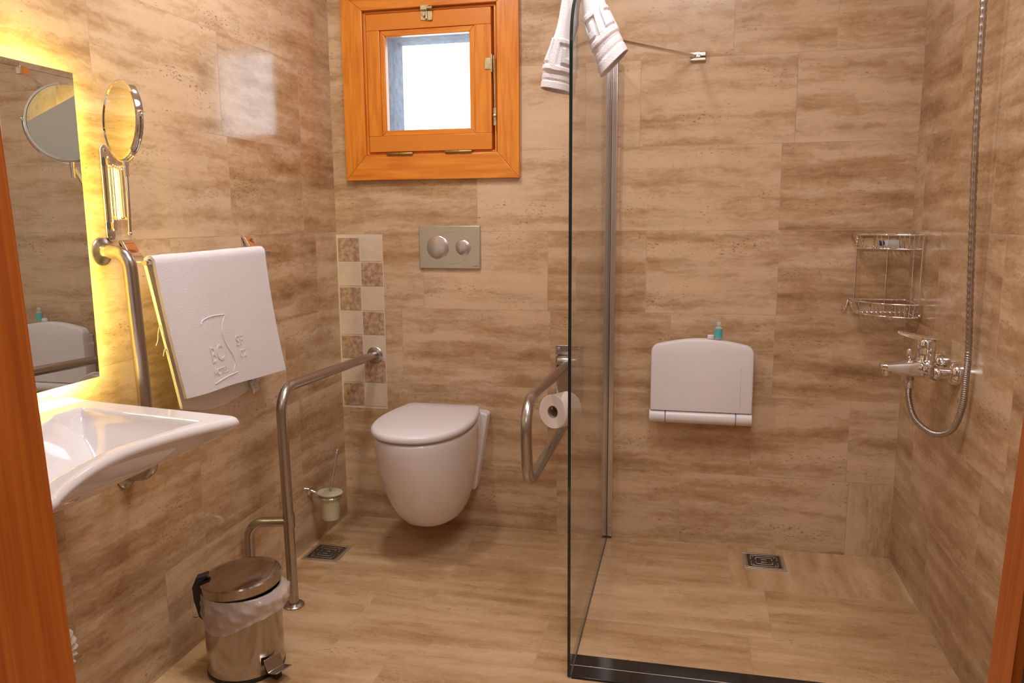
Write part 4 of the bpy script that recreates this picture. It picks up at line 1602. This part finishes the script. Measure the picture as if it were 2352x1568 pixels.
for t, wd, th_, z in ((0.0, 0.025, 0.011, 0.886), (0.03, 0.022, 0.0105, 0.889), (0.07, 0.017, 0.0085, 0.897), (0.096, 0.014, 0.007, 0.903), (0.102, 0.012, 0.005, 0.905)):
    x = W - 0.045 - t
    rg.append([(x, -0.50 - wd, z), (x, -0.50 - wd * 0.7, z - th_), (x, -0.50 + wd * 0.7, z - th_), (x, -0.50 + wd, z), (x, -0.50 + wd * 0.7, z + th_ * 0.6), (x, -0.50 - wd * 0.7, z + th_ * 0.6)])
mb.loft(rg)
mb.build('lever', M['chrome'], mxr, angle=50, bevel=0.001)
mb = MB()
rg = []
for x, wd, zt, zb in ((W - 0.070, 0.026, 0.828, 0.770), (W - 0.10, 0.025, 0.824, 0.772), (W - 0.14, 0.021, 0.817, 0.780), (W - 0.168, 0.0165, 0.811, 0.788), (W - 0.183, 0.015, 0.809, 0.792), (W - 0.187, 0.012, 0.806, 0.795)):
    r0 = []
    zc, hz = (zt + zb) / 2, (zt - zb) / 2
    for k in range(24):
        a = 2 * pi * k / 24
        c, s_ = cos(a), sin(a)
        r0.append((x, -0.50 + wd * (abs(c) ** 0.6) * (1 if c >= 0 else -1), zc + hz * (abs(s_) ** 0.6) * (1 if s_ >= 0 else -1)))
    rg.append(r0)
mb.loft(rg)
mb.build('spout', M['chrome'], mxr, angle=50)
MB().lathe([(0.0125, 0), (0.0125, 0.014), (0.011, 0.016)], (W - 0.168, -0.50, 0.791), (0.12, 0, -1), 20).build('aerator', M['chrome'], mxr)
MB().lathe([(0.004, 0), (0.004, 0.014), (0.0075, 0.017), (0.0085, 0.034), (0.006, 0.038), (0, 0.039)], (W - 0.110, -0.50, 0.816), (0, 0, 1), 18).build('diverter_knob', M['chrome'], mxr)
MB().lathe([(0.0115, 0), (0.0115, 0.016), (0.009, 0.018)], (W - 0.104, -0.50, 0.780), (0, 0, -1), 20).build('hose_outlet', M['steel'], mxr)

hs = bez([(W - 0.104, -0.500, 0.764), (W - 0.104, -0.503, 0.71), (W - 0.092, -0.540, 0.655), (W - 0.060, -0.600, 0.632), (W - 0.032, -0.660, 0.660), (W - 0.022, -0.695, 0.735), (W - 0.022, -0.705, 0.82), (W - 0.024, -0.710, 0.90), (W - 0.036, -0.712, 1.13),
          (W - 0.050, -0.715, 1.44), (W - 0.058, -0.720, 1.75), (W - 0.062, -0.722, 1.95), (W - 0.060, -0.722, 2.05)], 44)
hose = empty('shower_hose', (W, -0.7, 1.2), 'ribbed metal shower hose looping up the right wall from the mixer', 'hose')
MB().tube(hs, [0.0078 + 0.0009 * (1 if i % 3 else -1) for i in range(len(hs))], 14).build('ribbed_tube', M['steel'], hose, angle=60)
MB().lathe([(0.0105, 0), (0.0105, 0.022), (0.009, 0.026)], (W - 0.104, -0.500, 0.7655), (0, 0, -1), 16).build('end_nut', M['chrome'], hose)
# holder and hand shower above the picture that the hose hangs from
hh = empty('hand_shower', (W, -0.72, 2.05), 'chrome hand shower in its wall holder above the ribbed hose', 'shower head')
MB().lathe([(0.026, 0.0006), (0.026, 0.008), (0.014, 0.014), (0.012, 0.046)], (W, -0.722, 2.075), (-1, 0, 0), 24).build('wall_holder', M['chrome'], hh)
MB().tube([(W - 0.060, -0.722, 2.052), (W - 0.075, -0.722, 2.14), (W - 0.105, -0.722, 2.235)], [0.011, 0.013, 0.015], 16).lathe([(0.018, 0), (0.045, 0.012), (0.048, 0.02), (0.044, 0.024), (0, 0.024)], (W - 0.108, -0.722, 2.238), (-0.7, 0, -0.7), 28).build('handset', M['chrome'], hh)

# ------------------------------------------------------------------ ceiling lamps and the added fill's round body (outside the frame, they light the room)
for x, y, rr, lab in ((0.45, -0.98, 0.10, 'round ceiling lamp above the toilet'), (1.35, -1.45, 0.37, 'larger round fill light added for bounced flash, in front of the shower'), (1.35, -3.6, 0.26, 'round ceiling lamp in the hall behind the doorway')):
    l = empty('ceiling_lamp_or_fill', (x, y, H), lab, 'ceiling lamp')
    MB().lathe([(rr, 0.0005), (rr, 0.018), (rr - 0.008, 0.024), (rr - 0.012, 0.020)], (x, y, H), (0, 0, -1), 40, cap1=False).build('bezel', M['chrome'], l)
    MB().lathe([(rr - 0.012, 0.012), (rr - 0.012, 0.020), (0, 0.0205)], (x, y, H), (0, 0, -1), 40).build('diffuser', M['lampface'], l)
